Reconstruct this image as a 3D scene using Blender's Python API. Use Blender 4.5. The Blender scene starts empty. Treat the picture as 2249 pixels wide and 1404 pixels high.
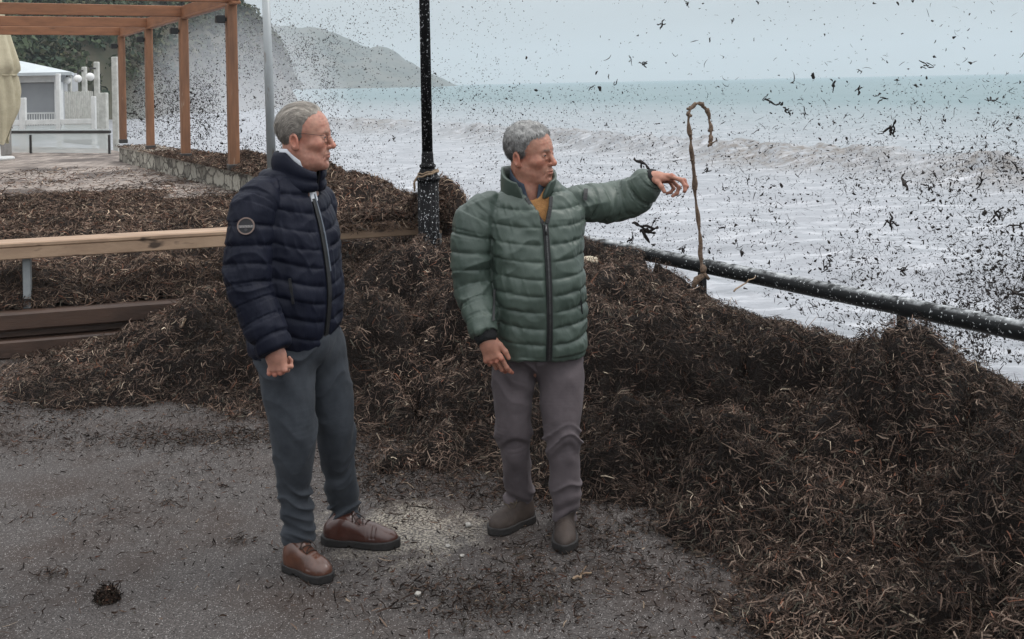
import bpy, bmesh, math, random
import numpy as np
from mathutils import Matrix, Vector
random.seed(7); rng = np.random.default_rng(7)
SC = bpy.context.scene; COL = SC.collection
# ------------------------------------------------------------------ camera, sky, sun, exposure
F = 2350.0; CX = 1124.5; HY = 182.2; TH = math.radians(1.133); CAMH = 1.8
ct, st = math.cos(TH), math.sin(TH)
cam = bpy.data.cameras.new('camera'); camo = bpy.data.objects.new('camera', cam); COL.objects.link(camo)
cam.sensor_width = 36; cam.lens = F/2249*36; cam.shift_y = -(702-HY)/2249; cam.clip_start = .05; cam.clip_end = 30000
camo.matrix_world = Matrix(((ct, st, 0, 0), (0, 0, -1, 0), (-st, ct, 0, CAMH), (0, 0, 0, 1)))
SC.camera = camo
W = bpy.data.worlds.new('World'); SC.world = W; W.use_nodes = True
nt = W.node_tree; nt.nodes.clear()
def N(nt, t, **k):
    n = nt.nodes.new(t)
    for a, b in k.items():
        if a.startswith('i_'): n.inputs[a[2:].replace('_', ' ')].default_value = b
        else: setattr(n, a, b)
    return n
SUN_EL, SUN_AZ = math.radians(52), math.radians(75)      # azimuth from +Y towards +X
sky = N(nt, 'ShaderNodeTexSky', sky_type='NISHITA', sun_disc=False, sun_elevation=SUN_EL, sun_rotation=SUN_AZ)
hs = N(nt, 'ShaderNodeHueSaturation'); hs.inputs['Saturation'].default_value = .25
hs.inputs['Value'].default_value = .075
nt.links.new(sky.outputs[0], hs.inputs['Color'])
tc = N(nt, 'ShaderNodeTexCoord'); sep = N(nt, 'ShaderNodeSeparateXYZ'); nt.links.new(tc.outputs['Generated'], sep.inputs[0])
rp = N(nt, 'ShaderNodeValToRGB'); nt.links.new(sep.outputs['Z'], rp.inputs[0])
cr = rp.color_ramp; cr.elements[0].position = 0; cr.elements[0].color = (.60, .645, .66, 1)
cr.elements[1].position = 1; cr.elements[1].color = (2.3, 2.32, 2.36, 1)
e = cr.elements.new(.06); e.color = (.545, .605, .635, 1)
e = cr.elements.new(.3); e.color = (.95, 1.0, 1.05, 1)
cl = N(nt, 'ShaderNodeTexNoise'); cl.inputs['Scale'].default_value = 3; cl.inputs['Detail'].default_value = 5
mp = N(nt, 'ShaderNodeMapping'); mp.inputs['Scale'].default_value = (1, 1, 6)
nt.links.new(tc.outputs['Generated'], mp.inputs[0]); nt.links.new(mp.outputs[0], cl.inputs['Vector'])
clr = N(nt, 'ShaderNodeMapRange'); clr.inputs['From Min'].default_value = .3; clr.inputs['From Max'].default_value = .7
clr.inputs['To Min'].default_value = .94; clr.inputs['To Max'].default_value = 1.05
nt.links.new(cl.outputs['Fac'], clr.inputs[0])
mul = N(nt, 'ShaderNodeMixRGB', blend_type='MULTIPLY'); mul.inputs[0].default_value = 1
nt.links.new(rp.outputs[0], mul.inputs[1]); nt.links.new(clr.outputs[0], mul.inputs[2])
mx = N(nt, 'ShaderNodeMixRGB'); mx.inputs[0].default_value = .9
nt.links.new(hs.outputs[0], mx.inputs[1]); nt.links.new(mul.outputs[0], mx.inputs[2])
bg = N(nt, 'ShaderNodeBackground'); bg.inputs[1].default_value = 1.0; nt.links.new(mx.outputs[0], bg.inputs[0])
wo = N(nt, 'ShaderNodeOutputWorld'); nt.links.new(bg.outputs[0], wo.inputs[0])
sl = bpy.data.lights.new('sun', 'SUN'); sl.energy = 1.1; sl.angle = math.radians(16); sl.color = (1, .965, .92)
so = bpy.data.objects.new('sun', sl); COL.objects.link(so)
sd = Vector((math.sin(SUN_AZ)*math.cos(SUN_EL), math.cos(SUN_AZ)*math.cos(SUN_EL), math.sin(SUN_EL)))
so.rotation_euler = sd.to_track_quat('Z', 'Y').to_euler()
SC.view_settings.view_transform = 'Standard'; SC.view_settings.look = 'None'; SC.view_settings.gamma = 1
SC.view_settings.exposure = 0.0
SC.cycles.volume_bounces = 1; SC.cycles.max_bounces = 6

# ------------------------------------------------------------------ helpers
def P(px, py, Y):
    u = (px-CX)/F; v = (HY-py)/F
    return np.array((Y*(u*ct+v*st), Y, CAMH+Y*(-u*st+v*ct)))
def G(px, py, z=0.):
    u = (px-CX)/F; v = (HY-py)/F
    Y = (z-CAMH)/(-u*st+v*ct)
    return P(px, py, Y)
def nrm(v): v = np.asarray(v, float); return v/np.linalg.norm(v)
def tag(o, label=None, cat=None, group=None, kind=None):
    if label: o['label'] = label
    if cat: o['category'] = cat
    if group: o['group'] = group
    if kind: o['kind'] = kind
    return o
def empty(name, loc, label, cat, group=None):
    o = bpy.data.objects.new(name, None); COL.objects.link(o); o.location = loc; o.empty_display_size = .1
    return tag(o, label, cat, group)
def root_of(o):
    p = np.zeros(3)
    while o is not None:
        p = p+np.array(o.location); o = o.parent
    return p
def mesh(name, V, Fc, mat, parent=None, smooth=False, attrs=None, local=False):
    """link ONE mesh object from world coordinates"""
    V = np.asarray(V, np.float64).reshape(-1, 3)
    if parent is not None and not local: V = V-root_of(parent)
    me = bpy.data.meshes.new(name)
    if isinstance(Fc, np.ndarray):
        n, k = Fc.shape
        me.vertices.add(len(V)); me.vertices.foreach_set('co', V.astype(np.float32).ravel())
        me.loops.add(n*k); me.loops.foreach_set('vertex_index', Fc.astype(np.int32).ravel())
        me.polygons.add(n); me.polygons.foreach_set('loop_start', np.arange(0, n*k, k, dtype=np.int32))
        me.update(calc_edges=True)
    else:
        me.from_pydata([tuple(v) for v in V], [], Fc); me.update()
    if attrs:
        for an, av in attrs.items():
            a = me.attributes.new(an, 'FLOAT_COLOR', 'POINT')
            av = np.asarray(av, np.float32)
            if av.shape[1] == 3: av = np.hstack([av, np.ones((len(av), 1), np.float32)])
            a.data.foreach_set('color', av.ravel())
    if smooth: me.polygons.foreach_set('use_smooth', np.ones(len(me.polygons), dtype=bool))
    o = bpy.data.objects.new(name, me); COL.objects.link(o)
    if mat is not None: me.materials.append(mat)
    if parent is not None: o.parent = parent
    return o
class MB:
    """collects quads/tris of simple solids, then links them as one mesh"""
    def __init__(s): s.V = []; s.F = []
    def add(s, V, Fc):
        b = len(s.V); s.V += [tuple(v) for v in V]; s.F += [tuple(i+b for i in f) for f in Fc]; return s
    def box(s, c, size, ax=None, bev=.0):
        c = np.array(c, float); h = np.array(size, float)/2
        A = np.eye(3) if ax is None else np.array(ax, float)   # rows = axes
        b = min(bev, min(h)*.8)
        if b <= 0:
            V = [c+(x*h[0])*A[0]+(y*h[1])*A[1]+(z*h[2])*A[2] for x in (-1, 1) for y in (-1, 1) for z in (-1, 1)]
            return s.add(V, [(0, 1, 3, 2), (4, 6, 7, 5), (0, 4, 5, 1), (2, 3, 7, 6), (0, 2, 6, 4), (1, 5, 7, 3)])
        V = []; idx = {}
        for x in (-1, 1):
            for y in (-1, 1):
                for z in (-1, 1):
                    for k in range(3):
                        q = h-b; q = q.copy(); q[k] = h[k]
                        idx[x, y, z, k] = len(V); V.append(c+x*q[0]*A[0]+y*q[1]*A[1]+z*q[2]*A[2])
        Fc = []
        S = (-1, 1)
        for k in range(3):
            i, j = [a for a in range(3) if a != k]
            for sg in S:
                def key(si, sj):
                    t = [0, 0, 0]; t[k] = sg; t[i] = si; t[j] = sj; return idx[t[0], t[1], t[2], k]
                Fc.append((key(-1, -1), key(1, -1), key(1, 1), key(-1, 1)))
        for k in range(3):      # edges along axis k
            i, j = [a for a in range(3) if a != k]
            for si in S:
                for sj in S:
                    def key(sk, kk):
                        t = [0, 0, 0]; t[k] = sk; t[i] = si; t[j] = sj; return idx[t[0], t[1], t[2], kk]
                    Fc.append((key(-1, i), key(1, i), key(1, j), key(-1, j)))
        for x in S:
            for y in S:
                for z in S: Fc.append((idx[x, y, z, 0], idx[x, y, z, 1], idx[x, y, z, 2]))
        return s.add(V, Fc)
    def beam(s, a, b, w, h, up=(0, 0, 1), bev=.004):
        a = np.array(a, float); b = np.array(b, float); L = np.linalg.norm(b-a); x = (b-a)/L
        y = nrm(np.cross(up, x)); z = np.cross(x, y)
        return s.box((a+b)/2, (L, w, h), (x, y, z), bev)
    def tube(s, pts, rad, n=10, cap=True):
        pts = [np.array(p, float) for p in pts]
        if np.isscalar(rad): rad = [rad]*len(pts)
        V = []; Fc = []; u = None
        for i, p in enumerate(pts):
            t = nrm(pts[min(i+1, len(pts)-1)]-pts[max(i-1, 0)])
            if u is None: u = nrm(np.cross(t, (0.3, .2, 1) if abs(t[2]) < .9 else (1, 0, 0)))
            u = nrm(u-t*np.dot(u, t)); w = np.cross(t, u)
            for k in range(n):
                a = 2*math.pi*k/n; V.append(p+rad[i]*(math.cos(a)*u+math.sin(a)*w))
        for i in range(len(pts)-1):
            for k in range(n):
                k2 = (k+1) % n; Fc.append((i*n+k, i*n+k2, (i+1)*n+k2, (i+1)*n+k))
        if cap: Fc.append(tuple(range(n))[::-1]); Fc.append(tuple((len(pts)-1)*n+k for k in range(n)))
        return s.add(V, Fc)
    def lathe(s, c, prof, n=24, flute=0, fl=.0):
        V = []; Fc = []; c = np.array(c, float)
        for z, r in prof:
            for k in range(n):
                a = 2*math.pi*k/n; rr = r*(1-(fl*(.5+.5*math.cos(a*flute)) if flute else 0))
                V.append(c+np.array((rr*math.cos(a), rr*math.sin(a), z)))
        m = len(prof)
        for i in range(m-1):
            for k in range(n):
                k2 = (k+1) % n; Fc.append((i*n+k, i*n+k2, (i+1)*n+k2, (i+1)*n+k))
        Fc.append(tuple(range(n))[::-1]); Fc.append(tuple((m-1)*n+k for k in range(n)))
        return s.add(V, Fc)
    def build(s, name, mat, parent=None, smooth=False): return mesh(name, np.array(s.V), s.F, mat, parent, smooth)
def spl(x, xs, ys):
    """smooth interpolation of table"""
    xs = np.asarray(xs, float); ys = np.asarray(ys, float); x = np.clip(x, xs[0], xs[-1])
    i = np.clip(np.searchsorted(xs, x)-1, 0, len(xs)-2)
    m = np.gradient(ys, xs); h = xs[i+1]-xs[i]; t = (x-xs[i])/h
    return (2*t**3-3*t**2+1)*ys[i]+(t**3-2*t**2+t)*h*m[i]+(-2*t**3+3*t**2)*ys[i+1]+(t**3-t**2)*h*m[i+1]
def _h(ix, iy, iz, seed):
    with np.errstate(over='ignore'):
        n = ix.astype(np.uint32)*np.uint32(374761393)+iy.astype(np.uint32)*np.uint32(668265263)+iz.astype(np.uint32)*np.uint32(2246822519)+np.uint32((seed*97561+13) & 0xffffffff)
        n = (n ^ (n >> np.uint32(13)))*np.uint32(1274126177); n = n ^ (n >> np.uint32(16)); n = n*np.uint32(2654435761); n ^= n >> np.uint32(15)
    return (n & np.uint32(0xffffff)).astype(np.float64)/0xffffff*2-1
def vnoise(p, seed=0):
    p = np.asarray(p, float)+1000; i = np.floor(p).astype(np.int64); f = p-i; f = f*f*f*(f*(f*6-15)+10)
    r = 0
    for dx in (0, 1):
        for dy in (0, 1):
            for dz in (0, 1):
                w = (f[:, 0] if dx else 1-f[:, 0])*(f[:, 1] if dy else 1-f[:, 1])*(f[:, 2] if dz else 1-f[:, 2])
                r = r+w*_h(i[:, 0]+dx, i[:, 1]+dy, i[:, 2]+dz, seed)
    return r
def fbm(p, o=3, seed=0):
    p = np.asarray(p, float); r = 0; a = 1
    for k in range(o): r = r+a*vnoise(p*2**k, seed+k*11); a *= .5
    return r
def n2(X, Y, s, o=3, seed=0): return fbm(np.stack([X*s, Y*s, np.zeros_like(X)+.37], 1), o, seed)

# ------------------------------------------------------------------ materials
def mat(name, c1, c2=None, sc=8, rough=.6, bump=0, bsc=40, attr=None, spec=.5, stretch=None, met=0, sheen=0, detail=5,
        spots=None, sss=0, mixlo=.35, mixhi=.65, blotch=None, coat=0, bdist=.01, extra=None):
    m = bpy.data.materials.new(name); m.use_nodes = True; t = m.node_tree; b = t.nodes['Principled BSDF']
    b.inputs['Roughness'].default_value = rough; b.inputs['Specular IOR Level'].default_value = spec; b.inputs['Metallic'].default_value = met
    if sheen: b.inputs['Sheen Weight'].default_value = sheen; b.inputs['Sheen Roughness'].default_value = .4
    if coat: b.inputs['Coat Weight'].default_value = coat; b.inputs['Coat Roughness'].default_value = .3
    if sss: b.inputs['Subsurface Weight'].default_value = sss; b.inputs['Subsurface Radius'].default_value = (.012, .005, .003); b.inputs['Subsurface Scale'].default_value = 1
    tc = N(t, 'ShaderNodeTexCoord'); mp = N(t, 'ShaderNodeMapping'); t.links.new(tc.outputs['Object'], mp.inputs[0])
    if stretch: mp.inputs['Scale'].default_value = stretch
    def noise(scale, det=detail):
        n = N(t, 'ShaderNodeTexNoise'); n.inputs['Scale'].default_value = scale; n.inputs['Detail'].default_value = det
        n.inputs['Roughness'].default_value = .65; t.links.new(mp.outputs[0], n.inputs['Vector']); return n
    def mr(src, a, bb, c=0., d=1.):
        r = N(t, 'ShaderNodeMapRange'); r.inputs['From Min'].default_value = a; r.inputs['From Max'].default_value = bb
        r.inputs['To Min'].default_value = c; r.inputs['To Max'].default_value = d; t.links.new(src, r.inputs[0]); return r.outputs[0]
    def mix(f, a, c, bt='MIX'):
        x = N(t, 'ShaderNodeMixRGB', blend_type=bt)
        for i, s in ((0, f), (1, a), (2, c)):
            if hasattr(s, 'links') or hasattr(s, 'is_linked'): t.links.new(s, x.inputs[i])
            elif isinstance(s, (int, float)): x.inputs[i].default_value = s
            else: x.inputs[i].default_value = (*s, 1)
        return x.outputs[0]
    if c2 is None: c2 = tuple(x*.75 for x in c1)
    n1 = noise(sc); col = mix(mr(n1.outputs['Fac'], mixlo, mixhi), c1, c2)
    if attr:
        at = N(t, 'ShaderNodeAttribute', attribute_name=attr); col = mix(1., col, at.outputs['Color'], 'MULTIPLY')
    if blotch:
        bc, bs, lo, hi = blotch; col = mix(mr(noise(bs, 6).outputs['Fac'], lo, hi), col, bc)
    if spots:
        scol, ssc, lo, hi = spots
        col = mix(mr(noise(ssc, 2).outputs['Fac'], lo, hi), col, scol)
    if extra: col = extra(t, col, noise, mr, mix, tc)
    t.links.new(col, b.inputs['Base Color'])
    if bump:
        bn = N(t, 'ShaderNodeBump'); bn.inputs['Strength'].default_value = bump; bn.inputs['Distance'].default_value = bdist
        t.links.new(noise(bsc, 6).outputs['Fac'], bn.inputs['Height']); t.links.new(bn.outputs[0], b.inputs['Normal'])
    return m

# ------------------------------------------------------------------ signed-distance sculpting
def smin(a, b, k): h = np.clip(.5+.5*(b-a)/k, 0, 1); return b*(1-h)+a*h-k*h*(1-h)
def smax(a, b, k): return -smin(-a, -b, k)
def sph(p, c, r): return np.linalg.norm(p-np.array(c), axis=1)-r
def ell(p, c, r):
    r = np.array(r, float); q = (p-np.array(c))/r; k0 = np.linalg.norm(q, axis=1); k1 = np.linalg.norm(q/r, axis=1)
    return k0*(k0-1)/np.maximum(k1, 1e-6)
def cap(p, a, b, ra, rb):
    a = np.array(a, float); ab = np.array(b, float)-a; t = np.clip((p-a)@ab/max(ab@ab, 1e-12), 0, 1)
    return np.linalg.norm(p-a-t[:, None]*ab, axis=1)-(ra+(rb-ra)*t)
def chain(p, pts, rad, k=.015):
    d = None; s = np.zeros(len(p)); best = np.full(len(p), 1e9); L0 = 0
    for i in range(len(pts)-1):
        a = np.array(pts[i], float); ab = np.array(pts[i+1], float)-a; L = np.linalg.norm(ab)
        t = np.clip((p-a)@ab/(L*L), 0, 1); di = np.linalg.norm(p-a-t[:, None]*ab, axis=1)-(rad[i]+(rad[i+1]-rad[i])*t)
        m = di < best; s[m] = L0+t[m]*L; best = np.minimum(best, di); L0 += L
        d = di if d is None else smin(d, di, k)
    return d, s
def curve(pts, rad, n=6):
    """smooth a limb polyline"""
    pts = np.array(pts, float); t = np.arange(len(pts)); tt = np.linspace(0, len(pts)-1, (len(pts)-1)*n+1)
    return np.stack([spl(tt, t, pts[:, i]) for i in range(3)], 1), spl(tt, t, np.array(rad, float))
def tf(p, O, R): return (p-np.array(O))@np.array(R)          # R columns are the local axes
def sdf_mesh(f, lo, hi, h, lip=1.7):
    lo = np.array(lo, float); hi = np.array(hi, float); B = 8
    nb = np.ceil((hi-lo)/(h*B)).astype(int)+1; n = nb*B
    g = np.stack(np.meshgrid(*[np.arange(k) for k in nb], indexing='ij'), -1).reshape(-1, 3)
    d = f(lo+(g*B+(B-1)/2)*h)
    keep = np.abs(d) < lip*h*B*.9
    D = np.where(d < 0, -1., 1.).astype(np.float32).reshape(*nb)
    D = np.repeat(np.repeat(np.repeat(D, B, 0), B, 1), B, 2)
    off = np.stack(np.meshgrid(*[np.arange(B)]*3, indexing='ij'), -1).reshape(-1, 3)
    gk = g[keep]
    for c in range(0, len(gk), 400):
        ii = (gk[c:c+400, None, :]*B+off[None]).reshape(-1, 3)
        D[ii[:, 0], ii[:, 1], ii[:, 2]] = f(lo+ii*h)
    S = D < 0
    sl = (slice(None, -1), slice(1, None))
    any_ = np.zeros(tuple(n-1), bool); all_ = np.ones(tuple(n-1), bool)
    for a in (0, 1):
        for b in (0, 1):
            for c in (0, 1): t = S[sl[a], sl[b], sl[c]]; any_ |= t; all_ &= t
    idx = np.argwhere(any_ & ~all_); vid = np.full(tuple(n-1), -1, np.int32); vid[tuple(idx.T)] = np.arange(len(idx))
    acc = np.zeros((len(idx), 3)); cnt = np.zeros(len(idx))
    cs = [np.array((a, b, c)) for a in (0, 1) for b in (0, 1) for c in (0, 1)]
    for i in range(8):
        for ax in range(3):
            if cs[i][ax] == 0:
                o = cs[i]; q = o.copy(); q[ax] = 1
                d0 = D[tuple((idx+o).T)].astype(float); d1 = D[tuple((idx+q).T)].astype(float); m = (d0 < 0) != (d1 < 0)
                t = np.where(m, d0/np.where(m, d0-d1, 1), 0)
                pt = np.tile(o.astype(float), (len(idx), 1)); pt[:, ax] = t
                acc[m] += pt[m]; cnt[m] += 1
    V = lo+(idx+acc/cnt[:, None])*h
    Q = []
    for ax in range(3):
        s0 = [slice(None)]*3; s1 = [slice(None)]*3; s0[ax] = slice(None, -1); s1[ax] = slice(1, None)
        A = S[tuple(s0)]; Bq = S[tuple(s1)]
        e = np.argwhere(A != Bq); b, c = [(1, 2), (2, 0), (0, 1)][ax]
        e = e[(e[:, b] > 0) & (e[:, c] > 0) & (e[:, b] < n[b]-1) & (e[:, c] < n[c]-1)]
        fl = A[tuple(e.T)]
        def cell(db, dc): t = e.copy(); t[:, b] -= db; t[:, c] -= dc; return vid[tuple(t.T)]
        q = np.stack([cell(1, 1), cell(0, 1), cell(0, 0), cell(1, 0)], 1); q[~fl] = q[~fl][:, ::-1]; Q.append(q)
    Q = np.vstack(Q); Q = Q[(Q >= 0).all(1)]
    return V, Q
def vnormals(V, Q):
    n = np.cross(V[Q[:, 2]]-V[Q[:, 0]], V[Q[:, 3]]-V[Q[:, 1]]); N_ = np.zeros_like(V)
    for k in range(4):
        for a in range(3): N_[:, a] += np.bincount(Q[:, k], n[:, a], len(V))
    return N_/np.maximum(np.linalg.norm(N_, axis=1), 1e-12)[:, None]
def joinm(*parts):
    Vs, Qs, b = [], [], 0
    for V, Q in parts: Vs.append(V); Qs.append(Q+b); b += len(V)
    return np.vstack(Vs), np.vstack(Qs)
# ------------------------------------------------------------------ the setting
D2 = np.array((-.514, .857)); N2 = np.array((.857, .514)); P0 = np.array((1.0, 8.6))    # shore line: along, offshore
def shore(X, Y): return (X-P0[0])*D2[0]+(Y-P0[1])*D2[1], (X-P0[0])*N2[0]+(Y-P0[1])*N2[1]
def unshore(s, n): return P0[0]+s*D2[0]+n*N2[0], P0[1]+s*D2[1]+n*N2[1]
SEAZ = -1.0
def Yt(X): return 7.27+.303*(X+3.51)            # front line of the raised terrace
T_AX = nrm((1, .303, 0)); T_NR = nrm((-.303, 1, 0))

def asphalt_extra(t, col, noise, mr, mix, tc):
    sx = N(t, 'ShaderNodeSeparateXYZ'); t.links.new(tc.outputs['Object'], sx.inputs[0])
    c = tuple(G(890, 1165)); dn = N(t, 'ShaderNodeVectorMath', operation='DISTANCE'); dn.inputs[1].default_value = c
    t.links.new(tc.outputs['Object'], dn.inputs[0])
    n = noise(8, 7); a = N(t, 'ShaderNodeMath', operation='MULTIPLY_ADD'); a.inputs[1].default_value = .9; t.links.new(n.outputs['Fac'], a.inputs[0])
    t.links.new(dn.outputs['Value'], a.inputs[2])
    sand = mr(a.outputs[0], .80, .56)
    g = noise(90, 3); sg = N(t, 'ShaderNodeMath', operation='MULTIPLY'); t.links.new(sand, sg.inputs[0]); t.links.new(mr(g.outputs['Fac'], .46, .56), sg.inputs[1])
    col = mix(sg.outputs[0], col, (.34, .305, .25))
    # pale aggregate grains
    v = N(t, 'ShaderNodeTexVoronoi'); v.inputs['Scale'].default_value = 150; t.links.new(tc.outputs['Object'], v.inputs['Vector'])
    grain = mr(v.outputs['Distance'], .34, .2); sel = mr(noise(48, 1).outputs['Fac'], .44, .56)
    m2 = N(t, 'ShaderNodeMath', operation='MULTIPLY'); t.links.new(grain, m2.inputs[0]); t.links.new(sel, m2.inputs[1])
    return mix(m2.outputs[0], col, (.32, .30, .29))
M_asph = mat('asphalt', (.100, .086, .080), (.023, .020, .019), 130, .8, .7, 200, spec=.4, blotch=((.042, .030, .025), 1.5, .47, .63),
             bdist=.006, mixlo=.38, mixhi=.62, extra=asphalt_extra)
M_conc = mat('concrete', (.30, .29, .28), (.2, .19, .18), 6, .8, .3, 60)
# land: one sheet bounded by the quay edge
def land():
    pts = [unshore(-60, .14), unshore(20.5, .14), unshore(60, -6), unshore(160, -10), (-400, 160), (-400, -60), (40, -60)]
    V = [(x, y, 0) for x, y in pts]+[(x, y, -2.2) for x, y in pts]; n = len(pts)
    Fc = [tuple(range(n))]+[(i, i+n, (i+1) % n+n, (i+1) % n) for i in range(n)]
    o = mesh('ground', np.array(V), Fc, M_asph); tag(o, kind='structure')
    bm = bmesh.new(); bm.from_mesh(o.data); bmesh.ops.recalc_face_normals(bm, faces=bm.faces); bm.to_mesh(o.data); bm.free()
land()

# ---- sea
def sea_extra(t, col, noise, mr, mix, tc):
    dt = N(t, 'ShaderNodeVectorMath', operation='DOT_PRODUCT'); dt.inputs[1].default_value = (N2[0], N2[1], 0)
    t.links.new(tc.outputs['Object'], dt.inputs[0])
    off = N(t, 'ShaderNodeMath', operation='SUBTRACT'); off.inputs[1].default_value = float(P0@N2); t.links.new(dt.outputs['Value'], off.inputs[0])
    wob = N(t, 'ShaderNodeMath', operation='MULTIPLY_ADD'); wob.inputs[1].default_value = 14; t.links.new(noise(.06, 4).outputs['Fac'], wob.inputs[0]); t.links.new(off.outputs[0], wob.inputs[2])
    near = mr(wob.outputs[0], 18, 95)
    col = mix(near, (.29, .30, .325), (.095, .175, .19))
    far = mr(off.outputs[0], 150, 700); col = mix(far, col, (.065, .165, .19))
    # turbid brown breaker band
    at = N(t, 'ShaderNodeAttribute', attribute_name='turbid')
    s2 = N(t, 'ShaderNodeSeparateColor'); t.links.new(at.outputs['Color'], s2.inputs[0])
    tb = N(t, 'ShaderNodeMath', operation='MULTIPLY'); t.links.new(s2.outputs[0], tb.inputs[0]); t.links.new(mr(noise(3.2, 8).outputs['Fac'], .36, .56), tb.inputs[1])
    col = mix(tb.outputs[0], col, (.135, .11, .088))
    # foam lines
    mp2 = N(t, 'ShaderNodeMapping'); mp2.inputs['Rotation'].default_value = (0, 0, -math.atan2(D2[1], D2[0])); mp2.inputs['Scale'].default_value = (.28, 1, 1)
    t.links.new(tc.outputs['Object'], mp2.inputs[0])
    fn = N(t, 'ShaderNodeTexNoise'); fn.inputs['Scale'].default_value = 2.6; fn.inputs['Detail'].default_value = 7; fn.inputs['Roughness'].default_value = .7
    t.links.new(mp2.outputs[0], fn.inputs['Vector'])
    fl = N(t, 'ShaderNodeMath', operation='MULTIPLY'); t.links.new(mr(fn.outputs['Fac'], .5, .7), fl.inputs[0]); t.links.new(mr(off.outputs[0], 75, 10), fl.inputs[1])
    col = mix(fl.outputs[0], col, (.56, .57, .60))
    dk = N(t, 'ShaderNodeMath', operation='MULTIPLY'); t.links.new(mr(fn.outputs['Fac'], .44, .36), dk.inputs[0]); t.links.new(mr(off.outputs[0], 60, 5, 0, .6), dk.inputs[1])
    return mix(dk.outputs[0], col, (.15, .16, .175))
M_sea = mat('sea_water', (1, 1, 1), (1, 1, 1), 1, .32, .8, 4.0, spec=.5, bdist=.05, extra=sea_extra)
def sea():
    us = np.concatenate([np.linspace(-1.1, -.5, 60), np.linspace(-.49, .6, 480), np.linspace(.62, 1.3, 50)])
    Ys = np.concatenate([5.5*np.exp(np.linspace(0, math.log(90/5.5), 420)), 90*np.exp(np.linspace(.02, math.log(4500/90), 160))])
    U, YY = np.meshgrid(us, Ys, indexing='ij'); X = (U*YY).ravel(); Y = YY.ravel()
    s, n = shore(X, Y)
    w = 1.3*n2(s, s*0, .05, 2, 3)+.5*n2(s, n, .25, 2, 4)
    Z = np.zeros_like(X); turb = np.zeros_like(X)
    for n0, A, wid in ((21, .62, 1.5), (9.5, .16, .9), (4.2, .10, .6), (13.5, .12, .9), (33, .2, 2.2), (47, .18, 2.6), (64, .16, 3.2), (88, .2, 4), (115, .2, 5)):
        ww = n-n0-w*(1 if n0 < 30 else 2)*(.6 if n0 < 6 else 1)
        prof = np.where(ww > 0, np.exp(-(ww/(wid*2.0))**2), np.exp(-(ww/(wid*.75))**2))
        am = A*(.75+.35*n2(s, s*0, .07 if n0 != 21 else .05, 2, int(n0)))
        Z += am*prof
        if n0 == 21:
            Z += prof*.16*n2(s, n, 1.4, 3, 8)
            turb = np.maximum(turb, np.exp(-((ww+.1)/2.2)**2)*np.clip(.72+.022*np.clip(-s+20, -20, 25)+.8*n2(s, s*0, .11, 3, 77), 0, 1))
    sp = np.clip(1-n/200, 0, 1)
    Z += sp*(.06*n2(s*.35, n, .8, 2, 5)+.045*(.5-np.abs(n2(s*.45, n, 1.9, 3, 6)))+.02*n2(s*.5, n, 5.5, 2, 12))
    Z *= np.clip((n+.3)/1.5, .2, 1)
    Z += SEAZ
    nu, ny = U.shape; I = np.arange(nu*ny).reshape(nu, ny)
    Q = np.stack([I[:-1, :-1].ravel(), I[1:, :-1].ravel(), I[1:, 1:].ravel(), I[:-1, 1:].ravel()], 1)
    o = mesh('sea', np.stack([X, Y, Z], 1), Q, M_sea, smooth=True, attrs={'turbid': np.stack([turb]*3, 1)}); tag(o, kind='structure')
sea()

# ---- far headland and the near wooded hill
M_head = mat('headland_scrub', (.035, .045, .035), (.10, .095, .075), .035, .9, 0, mixlo=.4, mixhi=.6)
def hf(name, x0, x1, y0, y1, nx, ny, fz, m, kind='structure'):
    X, Y = np.meshgrid(np.linspace(x0, x1, nx), np.linspace(y0, y1, ny), indexing='ij'); x = X.ravel(); y = Y.ravel(); z = fz(x, y)
    I = np.arange(nx*ny).reshape(nx, ny)
    Q = np.stack([I[:-1, :-1].ravel(), I[1:, :-1].ravel(), I[1:, 1:].ravel(), I[:-1, 1:].ravel()], 1)
    return tag(mesh(name, np.stack([x, y, z], 1), Q, m, smooth=True), kind=kind)
HDY = 1500.
def head_z(x, y):
    pxs = CX+x/HDY*F
    sk = spl(pxs, [300, 500, 630, 700, 740, 790, 850, 890, 930, 985, 1000, 1120], [95, 92, 84, 80, 72, 56, 48, 37, 22, 3, -2, -6])
    sk = sk+np.clip(sk, 0, 40)*.22*n2(x, y, .022, 5, 2)
    return sk*np.exp(-((y-HDY)/np.where(y < HDY, 170, 300))**2)*1.0-4*(1-np.exp(-((y-HDY)/260)**2))
hf('far_headland', -560, 20, 1200, 2100, 160, 60, head_z, M_head)
M_hill = mat('hill_ground', (.05, .055, .035), (.09, .08, .055), .3, .95)
def hill_z(x, y):
    a = np.clip(np.where(y < 150, -30.5+.12*(y-150), -.2033*y)-x+2.0*n2(x*0+y, y, .05, 2, 9)*(y < 150), -10, 200)      # distance inland from its seaward foot
    z = np.where(a > 0, 11*(1-np.exp(-a/3.2))+.42*a, a*.4)
    z = z*np.clip((y-62)/45, 0, 1)*np.clip((330-y)/60, 0, 1)-1.4
    return z+1.2*n2(x, y, .09, 3, 5)*np.clip(a/8, 0, 1)
hf('hill', -240, -15, 60, 330, 150, 150, hill_z, M_hill)
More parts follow.
